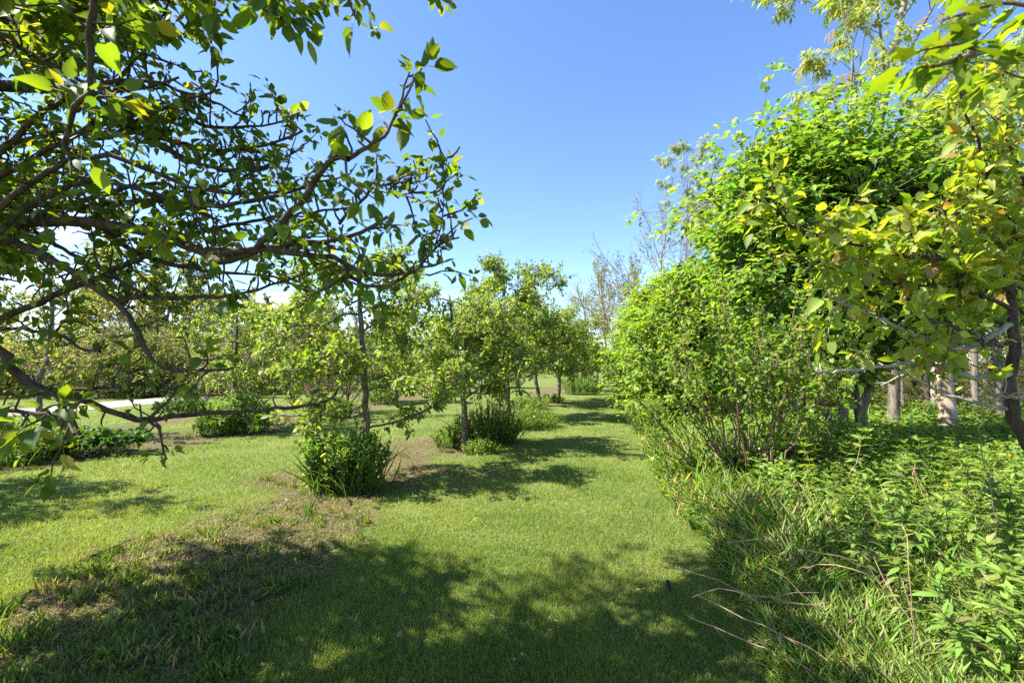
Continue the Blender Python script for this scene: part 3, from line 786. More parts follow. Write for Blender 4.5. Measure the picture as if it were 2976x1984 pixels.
TRI = (np.array([(0, 0, 0), (-.40, .30, .02), (-.24, .52, .06), (-.22, .82, -.02), (0, 1.0, -.12), (.22, .82, -.02), (.24, .52, .06), (.40, .30, .02), (0, .45, .0)], float),
       [(8, 0, 1), (8, 1, 2), (8, 2, 3), (8, 3, 4), (8, 4, 5), (8, 5, 6), (8, 6, 7), (8, 7, 0)])
def blob_tree(seed, name, label, cat, loc, stems, blobs, ncl, leaf, nper, cols, tpl, bark, mat, rz=0.0, group=None, scale=1.0, spread=.32, r0=.07):
    """Stems, limbs into each lobe of the crown, and layered sprays of leaves through the lobes."""
    r = np.random.default_rng(seed)
    root = thing(name, label, cat, loc, rz, group, scale)
    sp = []
    for st in stems:
        p = resample([np.array(q, float) for q in st], .12); p[2:-1] += r.normal(0, .008, (len(p) - 3, 3))
        T = Tubes(); T.add(p, np.interp(np.linspace(0, 1, len(p)), [0, .08, 1], [r0 * 1.4, r0, r0 * .3]), 9)
        link('trunk', T.mesh('trunk'), bark, root); sp.append(p)
    B = np.array(blobs, float); vol = B[:, 3] * B[:, 4] * B[:, 5]
    T = Tubes(); limbs = []
    allp = np.concatenate(sp)
    for bb in B:
        for k in range(3):
            e = bb[:3] + r.normal(0, .3, 3) * bb[3:]
            dd = np.linalg.norm(allp - (e - [0, 0, .9]), axis=1); s0 = allp[np.argmin(dd)]
            md = (s0 + e) / 2 + r.normal(0, .1, 3) + UP * .1
            p = resample([s0, md, e], .12); T.add(p, np.linspace(.03, .010, len(p)), 6); limbs.append(p)
    lp = np.concatenate(limbs)
    idx = r.choice(len(B), ncl, p=vol / vol.sum())
    u = nrm(r.normal(0, 1, (ncl, 3))); rad = r.random(ncl) ** .33 * np.where(r.random(ncl) < .16, r.uniform(1.1, 1.38, ncl), 1.0)
    lump = 1 + .26 * np.sin(u[:, 0] * 5 + idx) * np.cos(u[:, 1] * 6 + idx * 2 + u[:, 2] * 3) + .13 * r.normal(0, 1, ncl)
    c = B[idx, :3] + u * (rad * lump)[:, None] * B[idx, 3:]
    c[:, 2] = np.maximum(c[:, 2], .15)
    near_ = np.array([lp[np.argmin(((lp - q) ** 2).sum(1))] for q in c])
    for q, s0 in zip(c, near_):
        T.add(np.array([s0, s0 * .5 + q * .5 + r.normal(0, .04, 3) + UP * .04, q]), [.008, .006, .003], 4)
    link('branches', T.mesh('branches'), bark, root)
    out = nrm(c - near_) * np.array([1, 1, .35])
    K = ncl * nper; ci = np.repeat(np.arange(ncl), nper)
    R = spread * np.sqrt(r.random(K)) * np.repeat(r.uniform(.6, 1.25, ncl), nper); an = r.random(K) * 6.28
    rad3 = np.stack([np.cos(an), np.sin(an), np.zeros(K)], -1)
    tilt = r.normal(0, .3, (ncl, 2))[ci]
    p = c[ci] + rad3 * R[:, None]
    p[:, 2] += (rad3[:, :2] * tilt).sum(1) * R - .55 * R * R / spread + r.normal(0, .045, K)
    d = nrm(rad3 * .8 + out[ci] * .7 + r.normal(0, .35, (K, 3)) - UP * .30)
    n = UP * 1.3 + out[ci] * .35 + r.normal(0, .32, (K, 3))
    base_t = np.repeat(np.clip(r.normal(1, .12, ncl), .7, 1.3), nper)[:, None]
    lv = Leaves(); lv.add(p, d, n, leaf * np.clip(1 + r.normal(0, .25, K), .5, 1.6), jitter(r, K, cols) * base_t)
    link('crown', lv.mesh('crown', tpl), mat, root)
    return root

def crown_tree(seed, name, label, cat, loc, S, L0, r0, trunks, leaf, n, cols, tpl, bark, mat, rz=0.0, group=None, scale=1.0, lk={}, part='trunk', extra=None):
    r = np.random.default_rng(seed)
    root = thing(name, label, cat, loc, rz, group, scale)
    tips = []
    for (p, d, f) in trunks:
        T = Tubes()
        grow(T, tips, np.array(p, float), np.array(d, float), L0 * f, r0 * f, 0, S, r)
        link(part, T.mesh(part), bark, root)
    lv = Leaves()
    tip_leaves(lv, tips, n, leaf, r, cols, **lk)
    link('crown', lv.mesh('crown', tpl), mat, root)
    print(name, 'tips', len(tips), 'leaves', lv.count())
    return root

S_MAPLE = dict(m=[7, 6, 5, 4], wig=[.06, .12, .18, .2], trop=[.05, .02, .0, -.02], k=[9, 6, 4, 3], n=[13, 9, 7], t0=[.28, .2, .2], ang=[1.1, .9, .85], ratio=[.62, .52, .45], rr=[.5, .45, .45], fall=.4, flat=.7)
maple = blob_tree(61, 'maple_tree', 'dense dark green maple dome with several pale stems at its foot', 'tree', (*gx(2440, 7.5), 0),
    [[(-.15, 0, -.05), (-.18, 0, .5), (-.5, .05, 1.6), (-1.2, 0, 3.2)], [(.0, .05, -.05), (.05, .05, 1.0), (-.1, .2, 2.6), (-.3, .1, 4.6)], [(.22, -.05, -.05), (.26, -.05, 1.2), (.5, 0, 2.6), (.9, 0, 4.4)], [(.3, .1, -.05), (.5, .1, 1.2), (1.0, .1, 2.6), (1.5, .1, 3.8)], [(-.05, -.12, -.05), (-.1, -.2, .9), (-.2, -.5, 2.0), (-.3, -.9, 3.0)]],
    [(0, 0, 3.9, 1.9, 1.5, 1.4), (-.15, 0, 4.75, 1.25, 1.1, .85), (.75, 0, 4.7, .9, .9, .8), (-1.35, -.1, 4.05, .95, 1.0, .85), (-1.0, .1, 4.75, .75, .8, .6), (1.5, 0, 4.0, .95, 1.0, 1.0), (-.3, -.8, 3.0, 1.1, .7, .8), (1.0, -.4, 2.95, 1.0, .9, .7), (-1.35, -.3, 3.0, .8, .8, .8), (-.7, -.5, 2.05, 1.0, .7, .7), (.6, -.3, 2.1, 1.0, .7, .65), (0, .5, 2.2, 1.3, .7, .7), (1.6, .2, 2.6, .9, .8, .8)],
    1750, .112, 20, C_MAPLE, TRI, B_GREY, M_LEAF, scale=1.05)

# ------------------------------------------------------------------ tall ash / box elder behind
S_ASH = dict(m=[9, 7, 5, 4], wig=[.05, .1, .16, .2], trop=[.04, .05, .03, -.02], k=[9, 6, 4, 3], n=[11, 6, 4], t0=[.3, .3, .3], ang=[.75, .7, .7], ratio=[.5, .45, .42], rr=[.42, .5, .5], fall=.5)
ash = crown_tree(62, 'box_elder', 'tall airy box elder with yellow-green tufts above the maple dome', 'tree', (*gx(2500, 12.0), 0), S_ASH, 11.5, .115, [((0, 0, -.05), (0, 0, 1), 1.0)], .30, 6, C_ASH, PINN, B_PALE, M_LEAF,
           lk=dict(along=.5, spread=.7, droop=.55, t0=.5, nj=.25))
dup(ash, (*gx(2700, 14.5), 0), 2.2, 'second box elder leaning right, seen through the yellow pear leaves', (1.05, 1.05, .95), None)
dup(ash, (*gx(2310, 13.0), 0), 4.1, 'shorter box elder spilling out left of the maple dome', (.62, .62, .62), None)

# ------------------------------------------------------------------ right hedge of young maples along the path
GH = 'young maples along the path'
def hedge(seed, label, loc, blobs, leaf, ncl, cols=C_HEDGE, nper=22):
    st = [[(-.3, 0, -.05), (-.45, 0, .8), (-.8, 0, 2.2)], [(0, .1, -.05), (.05, .1, 1.2), (0, 0, 3.4)], [(.3, 0, -.05), (.5, 0, 1.0), (.8, .1, 2.4)], [(0, -.2, -.05), (-.1, -.5, .8), (-.2, -.8, 1.6)]]
    return blob_tree(seed, 'maple_bush', label, 'tree', loc, st, blobs, ncl, leaf, nper, cols, TRI, B_GREY, M_LEAF, group=GH, r0=.05, spread=.36)
h1 = hedge(71, 'bright green maple bush billowing over the path just past the red-stemmed shrub', (*gx(2005, 12.6), 0),
           [(0, 0, 1.7, 1.45, 1.3, 1.5), (0, 0, 3.2, 1.15, 1.0, 1.15), (-.85, -.3, 1.3, .9, .9, 1.1), (.8, .2, 2.5, .8, .8, 1.0), (-.55, 0, 2.7, .9, .9, .9), (.2, .1, 4.1, .7, .7, .6), (-.7, -.3, .6, .9, .9, .6)], .115, 1050)
h2 = hedge(72, 'second light green maple bush along the path edge, rounded top', (*gx(1925, 17.0), 0),
           [(0, 0, 2.0, 1.6, 1.5, 1.8), (.1, 0, 3.7, 1.3, 1.1, 1.3), (-1.0, -.2, 1.6, .9, 1.0, 1.3), (.6, .2, 4.4, .9, .8, .9), (-.6, 0, 3.6, .9, .9, .9), (-.9, -.2, .7, .9, .9, .7)], .14, 1150)
dup(h1, (*gx(1885, 22.0), 0), 2.3, 'third maple bush along the path, pale yellow-green and lower', 1.12)
dup(h2, (*gx(1862, 28.5), 0), 1.1, 'fourth maple bush, next to the bare grey trees', .95)
dup(h1, (*gx(1850, 37.0), 0), 4.3, 'farthest maple bush closing the path on its right', .95)
dup(h2, (*gx(2090, 19.5), 0), 3.9, 'maple bush filling the gap behind the red-stemmed shrub', 1.15)
dup(h1, (*gx(2030, 25.0), 0), .9, 'taller maple bush behind the second one, under the lone bare tree', 1.45)

# ------------------------------------------------------------------ bare trees at the end of the path
S_BARE = dict(m=[9, 7, 6, 5], wig=[.06, .09, .13, .16], trop=[.03, .06, .06, .04], k=[8, 5, 4, 3], n=[11, 9, 7], t0=[.25, .2, .2], ang=[.8, .65, .65], ratio=[.62, .52, .48], rr=[.42, .5, .5], fall=.45, rmin=.007)
C_BUD = [(3, (.17, .18, .06)), (2, (.14, .14, .05))]
bare = crown_tree(81, 'bare_tree', 'tallest of the bare grey trees with a few leaf tufts at its tips', 'tree', (*gx(1890, 38), 0), S_BARE, 11.5, .16, [((0, 0, -.05), (.02, 0, 1), 1.0)], .16, 2, C_BUD, DIAM, B_TWIG, M_LEAF, group='bare trees at the end of the path', lk=dict(t0=.5, along=.5))
bare2 = crown_tree(82, 'bare_tree', 'bare tree with twin slender trunks left of the tallest one', 'tree', (*gx(1765, 46), 0), S_BARE, 8.6, .13, [((0, 0, -.05), (-.06, 0, 1), 1.0), ((.6, 0, -.05), (.08, 0, 1), .95)], .18, 2, C_BUD, DIAM, B_TWIG, M_LEAF, group='bare trees at the end of the path', lk=dict(t0=.5, along=.5))
dup(bare, (*gx(1735, 50), 0), 1.9, 'leftmost bare tree, low and spreading into the open sky', .72)
dup(bare2, (*gx(1830, 52), 0), 3.0, 'bare tree in the middle of the bare group', 1.18)
dup(bare, (*gx(1990, 32), 0), 4.0, 'thin bare tree standing alone above the maple bushes', (.35, .35, 1.02))

# ------------------------------------------------------------------ red-stemmed shrub
rs = np.random.default_rng(91)
bx, by = gx(2180, 5.9)
shr = thing('honeysuckle_shrub', 'leafy shrub fanning up on many red-brown stems from the tall grass', 'shrub', (bx, by, 0))
LV = Leaves()
for k in range(40):
    a = rs.uniform(-math.pi, math.pi); sp = rs.uniform(.1, 1.0) ** .7
    lx = math.cos(a) * sp * (1.75 if math.cos(a) < 0 else 1.35); ly = math.sin(a) * sp * 1.1
    h = rs.uniform(2.2, 3.1) * (1 - .28 * sp * sp)
    b = np.array([rs.normal(0, .16) + lx * .06, rs.normal(0, .12), -.03])
    pts = resample([b, b + np.array([lx * .34, ly * .34, h * .30]), b + np.array([lx * .68, ly * .68, h * .64]), b + np.array([lx, ly, h])], .1)
    pts[1:-1] += rs.normal(0, .012, (len(pts) - 2, 3))
    T = Tubes(); T.add(pts, np.linspace(rs.uniform(.008, .016), .0035, len(pts)), 6)
    tips = []
    i0 = int(len(pts) * rs.choice([.2, .4, .5]))
    for q in range(rs.integers(10, 15)):
        i = rs.integers(i0, len(pts) - 1)
        d = nrm(nrm(pts[i + 1] - pts[i]) * .6 + nrm(rs.normal(0, 1, 3)) * .8 + UP * .3); L = rs.uniform(.15, .45)
        tw = np.array([pts[i], pts[i] + d * L * .5, pts[i] + d * L + UP * .04]); T.add(tw, [.004, .003, .002], 4); tips.append(tw)
    tips.append(pts[-4:]); 
    tip_leaves(LV, tips, 11, .072, rs, C_VIB, along=.45, spread=.85, droop=.0, upn=1.0, nj=.5)
    link('stem', T.mesh('stem'), B_RED, shr)
link('crown', LV.mesh('crown', OVAL), M_LEAF, shr)
print('shrub leaves', LV.count())

# ------------------------------------------------------------------ woodland trunks on the right
def wood_tree(seed, label, px_, Y, r, H, bark, lean=0.0, name='woodland_tree'):
    q = np.random.default_rng(seed)
    root = thing(name, label, 'tree', (*gx(px_, Y), 0), 0, 'bare trunks in the wood on the right')
    T = Tubes()
    z = np.linspace(-.05, H, 16)
    pts = np.stack([lean * z + np.cumsum(q.normal(0, .018, 16)), np.cumsum(q.normal(0, .018, 16)), z], -1)
    T.add(pts, r * np.interp(z, [0, .4, H * .7, H], [1.35, 1.0, .8, .35]), 12)
    link('trunk', T.mesh('trunk'), bark, root)
    T = Tubes(); tips = []
    S = dict(m=[6, 5, 4], wig=[.12, .16, .2], trop=[.03, .02, 0], k=[5, 4, 3], n=[6, 4], t0=[.2, .2], ang=[.8, .8], ratio=[.5, .5], rr=[.5, .5], fall=.4)
    for k in range(9):
        i = q.integers(5, 15); a = q.random() * 6.28
        grow(T, tips, pts[i], np.array([math.cos(a), math.sin(a), .5]), q.uniform(1.0, 2.0), r * .25, 0, S, q)
    link('branches', T.mesh('branches'), B_TWIG, root)
    lv = Leaves(); tip_leaves(lv, tips, 2, .085, q, C_FAR); link('crown', lv.mesh('crown', DIAM), M_LEAF, root)
    return root
M_PEEL = bark_mat('peeled_trunk', (.16, .11, .07), (.52, .43, .31), 9, (1, 1, .1), .7)
w1 = wood_tree(101, 'grey furrowed trunk rising from the green undergrowth', 2598, 10.2, .115, 6, B_GREY)
wood_tree(102, 'broad pale trunk with bark peeled off, bare tan wood', 2735, 9.6, .155, 5.5, M_PEEL)
w3 = wood_tree(103, 'slim grey trunk right of the peeled one', 2826, 13.0, .085, 6, B_GREY, .02)
wood_tree(104, 'dark thin trunk between the two pale ones', 2695, 14.5, .075, 6, B_DARK, -.03)
dup(w3, (*gx(2860, 14.0), 0), 1.0, 'thin pale trunk close behind the slim grey one', .8)
dup(w3, (*gx(2619, 14.0), 0), 2.2, 'very thin pale trunk just right of the furrowed one', .55)
dup(w1, (*gx(2895, 11.0), 0), 2.6, 'short gnarled trunk near the leaning pear trunk', .8)
dup(w3, (*gx(2330, 13.5), 0), 4.0, 'slender trunk seen behind the red-stemmed shrub, right half', .8)
dup(w3, (*gx(2235, 15.5), 0), .4, 'slender trunk seen behind the middle of the red-stemmed shrub', .85)
dup(w1, (*gx(2525, 17.0), 0), 5.0, 'dim trunk deep in the wood behind the maple stems', .9)
dup(w1, (*gx(2790, 20.0), 0), 4.4, 'far dim trunk deep in the wood between peeled and slim trunks', .9)
dup(w3, (*gx(2660, 17.0), 0), 4.9, 'leaning dim trunk in the wood between furrowed and peeled trunks', .9)

# ------------------------------------------------------------------ thicket bushes, far trees
S_TH = dict(m=[6, 5, 4, 3], wig=[.1, .16, .2, .2], trop=[.05, .05, .03, 0], k=[5, 4, 3, 3], n=[11, 8, 5], t0=[.03, .12, .2], ang=[.65, .65, .7], ratio=[.6, .5, .45], rr=[.55, .55, .6], fall=.3, rmin=.006)
def thicket(seed, label, loc, L0, cols, leaf, n, bark=B_TWIG, group=None, w=1.0, name='thicket_bush'):
    return crown_tree(seed, name, label, 'bush', loc, S_TH, L0, .045, [((-.8 * w, 0, -.05), (-.45, .1, 1), .9), ((0, .3, -.05), (.0, .25, 1), 1.05), ((.8 * w, 0, -.05), (.45, -.1, 1), 1.0), ((0, -.6, -.05), (-.05, -.5, 1), .85)], leaf, n, cols, DIAM, bark, M_LEAF, group=group)
GTH = 'brown and green bushes across the gravel road'
def brush(seed, label, loc, h, cols, leaf, ncl, nper):
    st = [[(-.5, 0, -.05), (-.7, 0, h * .3), (-1.2, 0, h * .6)], [(0, .1, -.05), (.05, .1, h * .4), (0, 0, h * .8)], [(.5, 0, -.05), (.8, 0, h * .3), (1.2, .1, h * .62)], [(0, -.3, -.05), (-.1, -.6, h * .25), (-.2, -1.0, h * .5)]]
    bl = [(0, 0, h * .45, 1.9, 1.5, h * .42), (-1.3, -.2, h * .36, 1.2, 1.2, h * .34), (1.3, .1, h * .4, 1.2, 1.2, h * .38), (.2, 0, h * .8, 1.0, 1.0, h * .2), (-.5, -.9, h * .25, 1.3, .9, h * .24), (1.0, -.8, h * .2, 1.2, .9, h * .2)]
    return blob_tree(seed, 'thicket_bush', label, 'bush', loc, st, bl, ncl, leaf, nper, cols, DIAM, B_TWIG, M_LEAF, group=GTH, r0=.035, spread=.34)
th1 = brush(111, 'brownish twiggy bush across the gravel road, barely in leaf', (*gx(820, 27), 0), 3.9, C_THICK, .10, 750, 8)
th2 = brush(112, 'green leafy bush across the gravel road behind the cherry', (*gx(420, 24), 0), 3.9, C_FAR, .125, 700, 14)
th3 = thicket(114, 'bare purplish bush standing up above the others across the road', (*gx(900, 29), 0), 4.0, C_THICK, .08, 1, B_TWIG, group=GTH)
lab = ['purplish bare bush at the bend of the gravel road', 'olive bush beside the gravel road at the left edge', 'broad green bush behind the dark broadleaf bed', 'tan bush glimpsed below the lowest near limb',
       'green bush far down the gravel road', 'olive bush behind the second row clump', 'brown bush behind the dark trunked pear', 'green bush closing the second grass alley', 'low olive bush left of the second grass alley']
lab += ['third olive bush along the far side of the gravel road', 'brown bush in the middle of the far roadside row', 'tan bush behind the low leafy clump beside the crooked pear', 'green bush behind the bend of the road', 'brown bush right behind the crooked pear trunk',
        'olive bush seen just left of the slim pear trunk', 'green bush just right of the slim pear trunk, far away', 'far green bush under the tallest pear', 'far bush at the end of the orchard alley', 'far bush closing the path end on its left', 'far bush closing the path end on its right',
        'bare purplish bush left of the crooked pear, across the road', 'bare purplish bush behind the slim pear tree', 'bare purplish bush far behind the dark trunked pear', 'bare purplish bush above the gravel road at left', 'olive bush across the road behind the left broadleaf bed', 'green bush behind the brown roadside row', 'olive bush low behind the pink flowered clump', 'green bush beyond the left edge across the road']
spots = [(620, 25, 1, .95), (60, 24, 2, 1.0), (230, 27, 2, 1.1), (520, 27, 1, 1.05), (720, 33, 2, 1.0), (930, 33, 1, 1.1), (1060, 36, 1, 1.15), (1180, 44, 2, 1.1), (1300, 52, 2, 1.15), (140, 26, 1, 1.0), (330, 26, 1, 1.1), (560, 29, 1, 1.0), (470, 31, 2, 1.1), (680, 29, 1, 1.05), (800, 34, 1, 1.0), (890, 37, 2, 1.1), (1420, 58, 2, 1.1), (1540, 66, 1, 1.2), (1650, 74, 2, 1.2), (1790, 68, 2, 1.1), (590, 27, 3, 1.0), (1010, 31, 3, 1.05), (1200, 36, 3, 1.0), (330, 25, 3, .9), (280, 23, 1, 1.0), (760, 30, 2, 1.15), (650, 23, 1, .85), (-60, 25, 2, 1.1)]
for i, ((p, Y, v, s), lb) in enumerate(zip(spots, lab)):
    dup([th1, th2, th3][v - 1], (*gx(p, Y), 0), 1.3 * i + .4, lb, s)
# brown twiggy shrub inside the orchard
lil = thicket(113, 'upright brown twiggy shrub, almost leafless, behind the slim pear tree', (*gx(960, 15.0), 0), 2.6, C_THICK, .07, 2, B_RED, name='twiggy_shrub', w=.6)
S_FAR = dict(m=[8, 6, 5, 3], wig=[.06, .12, .18, .2], trop=[.04, .04, .02, 0], k=[6, 4, 3, 3], n=[10, 8, 6], t0=[.15, .2, .2], ang=[.75, .75, .8], ratio=[.5, .5, .45], rr=[.45, .5, .5], fall=.45, rmin=.006)
GF_ = 'light green trees beyond the gravel road'
ft = crown_tree(121, 'leafing_tree', 'tall pale green tree standing beyond the gravel road', 'tree', (*gx(420, 34), 0), S_FAR, 9.5, .14, [((0, 0, -.05), (0, 0, 1), 1.0), ((.9, .2, -.05), (.12, 0, 1), .9)], .24, 10, C_FAR, DIAM, B_GREY, M_LEAF, group=GF_)
for p, Y, s, lb in [(560, 40, .8, 'smaller pale green tree right of the tall one beyond the road'), (250, 38, .78, 'pale green tree left of the tall one, beyond the cherry'), (690, 50, .85, 'distant pale tree behind the crooked second row pear'),
                    (900, 60, .9, 'distant tree top behind the brown twiggy shrub'), (1150, 75, .95, 'distant tree top behind the dark trunked pear'), (1380, 80, 1.0, 'distant rounded tree top behind the tallest row pear'), (-60, 34, .7, 'pale tree at the far left edge beyond the road'), (1560, 90, 1.0, 'far tree closing the view between two row pears')]:
    dup(ft, (*gx(p, Y), 0), p * .01, lb, s)
GW = 'leafy trees of the wood on the right'
for p, Y, s, lb in [(2250, 24, .7, 'wood tree behind the maple dome, left part'), (2480, 22, .75, 'wood tree behind the maple stems'), (2700, 20, .7, 'wood tree behind the peeled trunk'), (2900, 19, .75, 'wood tree behind the leaning pear trunk'), (3150, 18, .8, 'wood tree beyond the right edge'), (2060, 40, .5, 'wood tree behind the third maple bush'), (1960, 62, .5, 'wood tree far behind the bare trees')]:
    dup(ft, (*gx(p, Y), 0), p * .013, lb, s, GW)
GU = 'undergrowth bushes in the wood on the right'
for i, (p, Y, v, s, lb) in enumerate([(2420, 15, 2, .6, 'low green bush among the wood trunks, behind the maple stems'), (2650, 16, 1, .7, 'twiggy bush between the furrowed and peeled trunks'), (2800, 17, 2, .65, 'low bush behind the slim grey trunk'), (2950, 14, 1, .7, 'twiggy bush behind the leaning pear trunk'), (2550, 21, 2, .8, 'dim green bush deep in the wood'), (2300, 19, 1, .8, 'twiggy bush behind the red-stemmed shrub'), (3000, 19, 2, .9, 'green bush at the right edge of the wood')]):
    dup([th1, th2][v - 1], (*gx(p, Y), 0), 1.1 * i, lb, s, GU)

# ------------------------------------------------------------------ clumps under the trees
def clump(seed, label, loc, rx, ry, h, cols, tpl, leaf, nst, nl, name='weed_clump', mat=None, cat='plants', group=None, upright=.25, grass=0, gcol=None, dome=True, lkw={}):
    q = np.random.default_rng(seed)
    root = thing(name, label, cat, loc, 0, group)
    T = Tubes(); lv = Leaves(); tips = []
    for k in range(nst):
        a, u = q.random() * 6.28, math.sqrt(q.random())
        x, y = math.cos(a) * u * rx, math.sin(a) * u * ry
        hh = h * (1 - (.5 if dome else .15) * u * u) * q.uniform(.75, 1.1)
        e = np.array([x * (1 + upright * u) + q.normal(0, .04), y * (1 + upright * u) + q.normal(0, .04), hh])
        b = np.array([x * .85, y * .85, -.02])
        pts = np.array([b, b * .6 + e * .4 + q.normal(0, .02, 3), b * .25 + e * .75 + q.normal(0, .02, 3), e])
        T.add(pts, [.0045, .004, .003, .002], 4); tips.append(pts)
    kw = dict(along=.35, spread=.9, droop=.1, t0=.2, nj=.4); kw.update(lkw)
    tip_leaves(lv, tips, nl, leaf, q, cols, **kw)
    link('stems', T.mesh('stems'), B_GREEN, root)
    link('foliage', lv.mesh('foliage', tpl), mat or M_WEED, root)
    if grass:
        g = Leaves(); a, u = q.random(grass) * 6.28, np.sqrt(q.random(grass)) * 1.15
        p = np.stack([np.cos(a) * u * rx, np.sin(a) * u * ry, np.zeros(grass)], -1)
        d = nrm(np.stack([q.normal(0, .35, grass), q.normal(0, .35, grass), np.ones(grass)], -1))
        hh = h * q.uniform(.35, 1.0, grass)
        g.add(p, d, rs.normal(0, 1, (grass, 3)) * np.array([1, 1, .2]), np.stack([np.full(grass, .05), hh, hh], -1), jitter(q, grass, gcol or [(3, (.10, .17, .03)), (2, (.14, .20, .05))]))
        link('grass_tuft', g.mesh('grass_tuft', LANCE), M_GRASS, root)
    return root
GC = 'weed clumps under the orchard trees'
clump(131, 'tall bright green weed clump around the foot of the slim pear tree', (base[0] - .18, YA - .35, 0), .50, .38, .74, C_CLUMP, OVAL, .068, 150, 24, group=GC, upright=.12, dome=False, grass=150)
clump(132, 'big green clump of weeds and grass right of the grey trunk', (*gx(1420, 9.6), 0), .62, .5, .9, C_CLUMP, OVAL, .045, 190, 34, group=GC, grass=160)
clump(1325, 'yellowish low weed mound left of the grey trunk', (*gx(1310, 9.2), 0), .3, .3, .5, C_VIB, OVAL, .045, 60, 24, group=GC, grass=90)
clump(1326, 'small bright weed mound on the mulch in front of the grey trunk', (*gx(1395, 8.4), 0), .3, .22, .32, C_VIB, OVAL, .04, 50, 22, group=GC)
clump(133, 'loose grassy weeds with pale seed heads below the tallest pear', (*gx(1545, 12.0), 0), .55, .6, .6, C_VIB, LANCE, .09, 90, 14, group=GC, grass=420)
cc = clump(134, 'leafy clump with pale pink flowers under the crooked pear tree', (*gx(700, 11.2), 0), .75, .6, 1.0, C_CLUMP, LANCE, .16, 120, 18, group=GC)
clump(1345, 'feathery green clump just in front of the pink flowered one', (*gx(640, 10.8), 0), .45, .35, .6, C_VIB, LANCE, .12, 70, 16, group=GC)
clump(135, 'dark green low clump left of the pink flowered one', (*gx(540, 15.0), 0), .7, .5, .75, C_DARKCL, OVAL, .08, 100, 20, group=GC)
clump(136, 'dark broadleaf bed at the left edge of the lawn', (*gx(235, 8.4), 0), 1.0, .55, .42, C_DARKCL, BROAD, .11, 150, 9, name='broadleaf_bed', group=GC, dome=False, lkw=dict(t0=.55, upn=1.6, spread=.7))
clump(1365, 'taller mixed weeds at the left end of the broadleaf bed', (*gx(20, 7.6), 0), .75, .6, .75, C_CLUMP, LANCE, .13, 100, 16, group=GC, grass=120)
clump(137, 'dark clump at the foot of the dark trunked pear', (*gx(1120, 19.3), 0), .6, .5, .8, C_CLUMP, OVAL, .08, 80, 20, group=GC)
clump(138, 'leafy clump around the foot of the brown twiggy shrub', (*gx(960, 14.2), 0), .8, .6, .7, C_CLUMP, LANCE, .14, 90, 16, group=GC)
clump(139, 'round green spirea bush on the left edge of the path', (*gx(1692, 26.0), 0), 1.05, .9, 1.35, C_CLUMP, OVAL, .075, 220, 26, name='spirea_bush', cat='bush')
clump(140, 'pale low weeds at the foot of the straight trunk', (*gx(1600, 20.3), 0), .6, .4, .4, C_VIB, OVAL, .07, 60, 18, group=GC)
clump(141, 'grassy weeds under the leaning pear tree', (*gx(1535, 17.0), 0), .7, .5, .6, C_VIB, LANCE, .12, 60, 14, group=GC, grass=160)
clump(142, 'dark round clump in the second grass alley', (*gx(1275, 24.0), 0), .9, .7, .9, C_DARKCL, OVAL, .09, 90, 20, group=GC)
# pink flowers
q = np.random.default_rng(7)
fl = Leaves(); c0 = np.array([*gx(690, 11.0), .95])
K = 90; fl.add(c0 + q.normal(0, 1, (K, 3)) * np.array([.35, .25, .1]), nrm(q.normal(0, 1, (K, 3))), UP + q.normal(0, .3, (K, 3)), np.full(K, .03), jitter(q, K, [(1, (.62, .45, .62))]))
f = link('flowers', fl.mesh('flowers', DIAM), M_LEAF); f.parent = cc; f.matrix_parent_inverse = cc.matrix_world.inverted()
f.location = (-gx(700, 11.2)[0], -11.2, 0)

# ------------------------------------------------------------------ grass
rs = np.random.default_rng(201)
BLADE = (np.array([(-.5, 0, 0), (.5, 0, 0), (.32, .55, .06), (-.32, .55, .06), (0, 1, .25)], float), [(0, 1, 2, 3), (3, 2, 4)])
def scatter(n, y0, y1, umin=-1.22, umax=1.22, power=2.0):
    """Ground points, denser towards the camera."""
    t = rs.random(n)
    y = 1 / (1 / y0 - t * (1 / y0 - 1 / y1)) if power == 2 else y0 * (y1 / y0) ** t
    return rs.uniform(umin, umax, n) * y, y

x, y = scatter(620000, 1.7, 24)
rmk, wmk = row_mask(x, y), wild_mask(x, y)
roadm = np.abs(x - (-17.6 + .2 * (y - 16))) < 1.6
keep = (rs.random(len(x)) < (1 - .78 * rmk)) & (wmk < .6) & ~roadm
x, y, rmk = x[keep], y[keep], rmk[keep]
n = len(x)
hgt = rs.uniform(.022, .055, n) * (.6 + 1.5 * fbm(x, y, 2.5, 41) ** 1.5) * (1 + .5 * (rs.random(n) < .04))
wid = np.maximum(.0026, y * .00085) * rs.uniform(.7, 1.4, n)
d = nrm(np.stack([rs.normal(0, .55, n), rs.normal(0, .55, n), np.ones(n)], -1))
tone = np.clip((fbm(x, y, .8, 43) - .5) * 1.9 + .5, 0, 1); tone2 = fbm(x, y, 4, 45)
c = np.where((rs.random(n) < .12 + .5 * rmk + .25 * (tone2 - .5))[:, None], np.array([[.30, .26, .11]]), np.array([[.105, .18, .03]]) * (1 - tone[:, None]) + np.array([[.225, .275, .062]]) * tone[:, None])
c = np.clip(c * (1 + rs.normal(0, .25, (n, 1))), .01, .6)
g = Leaves(); g.add(np.stack([x, y, ground_z(x, y) - .002], -1), d, rs.normal(0, 1, (n, 3)) * np.array([1, 1, .2]), np.stack([wid, hgt, hgt], -1), c)
o = link('mown_grass', g.mesh('mown_grass', BLADE), M_GRASS)
tag(o, 'short mown grass of the lawn and path', 'grass', kind='stuff')

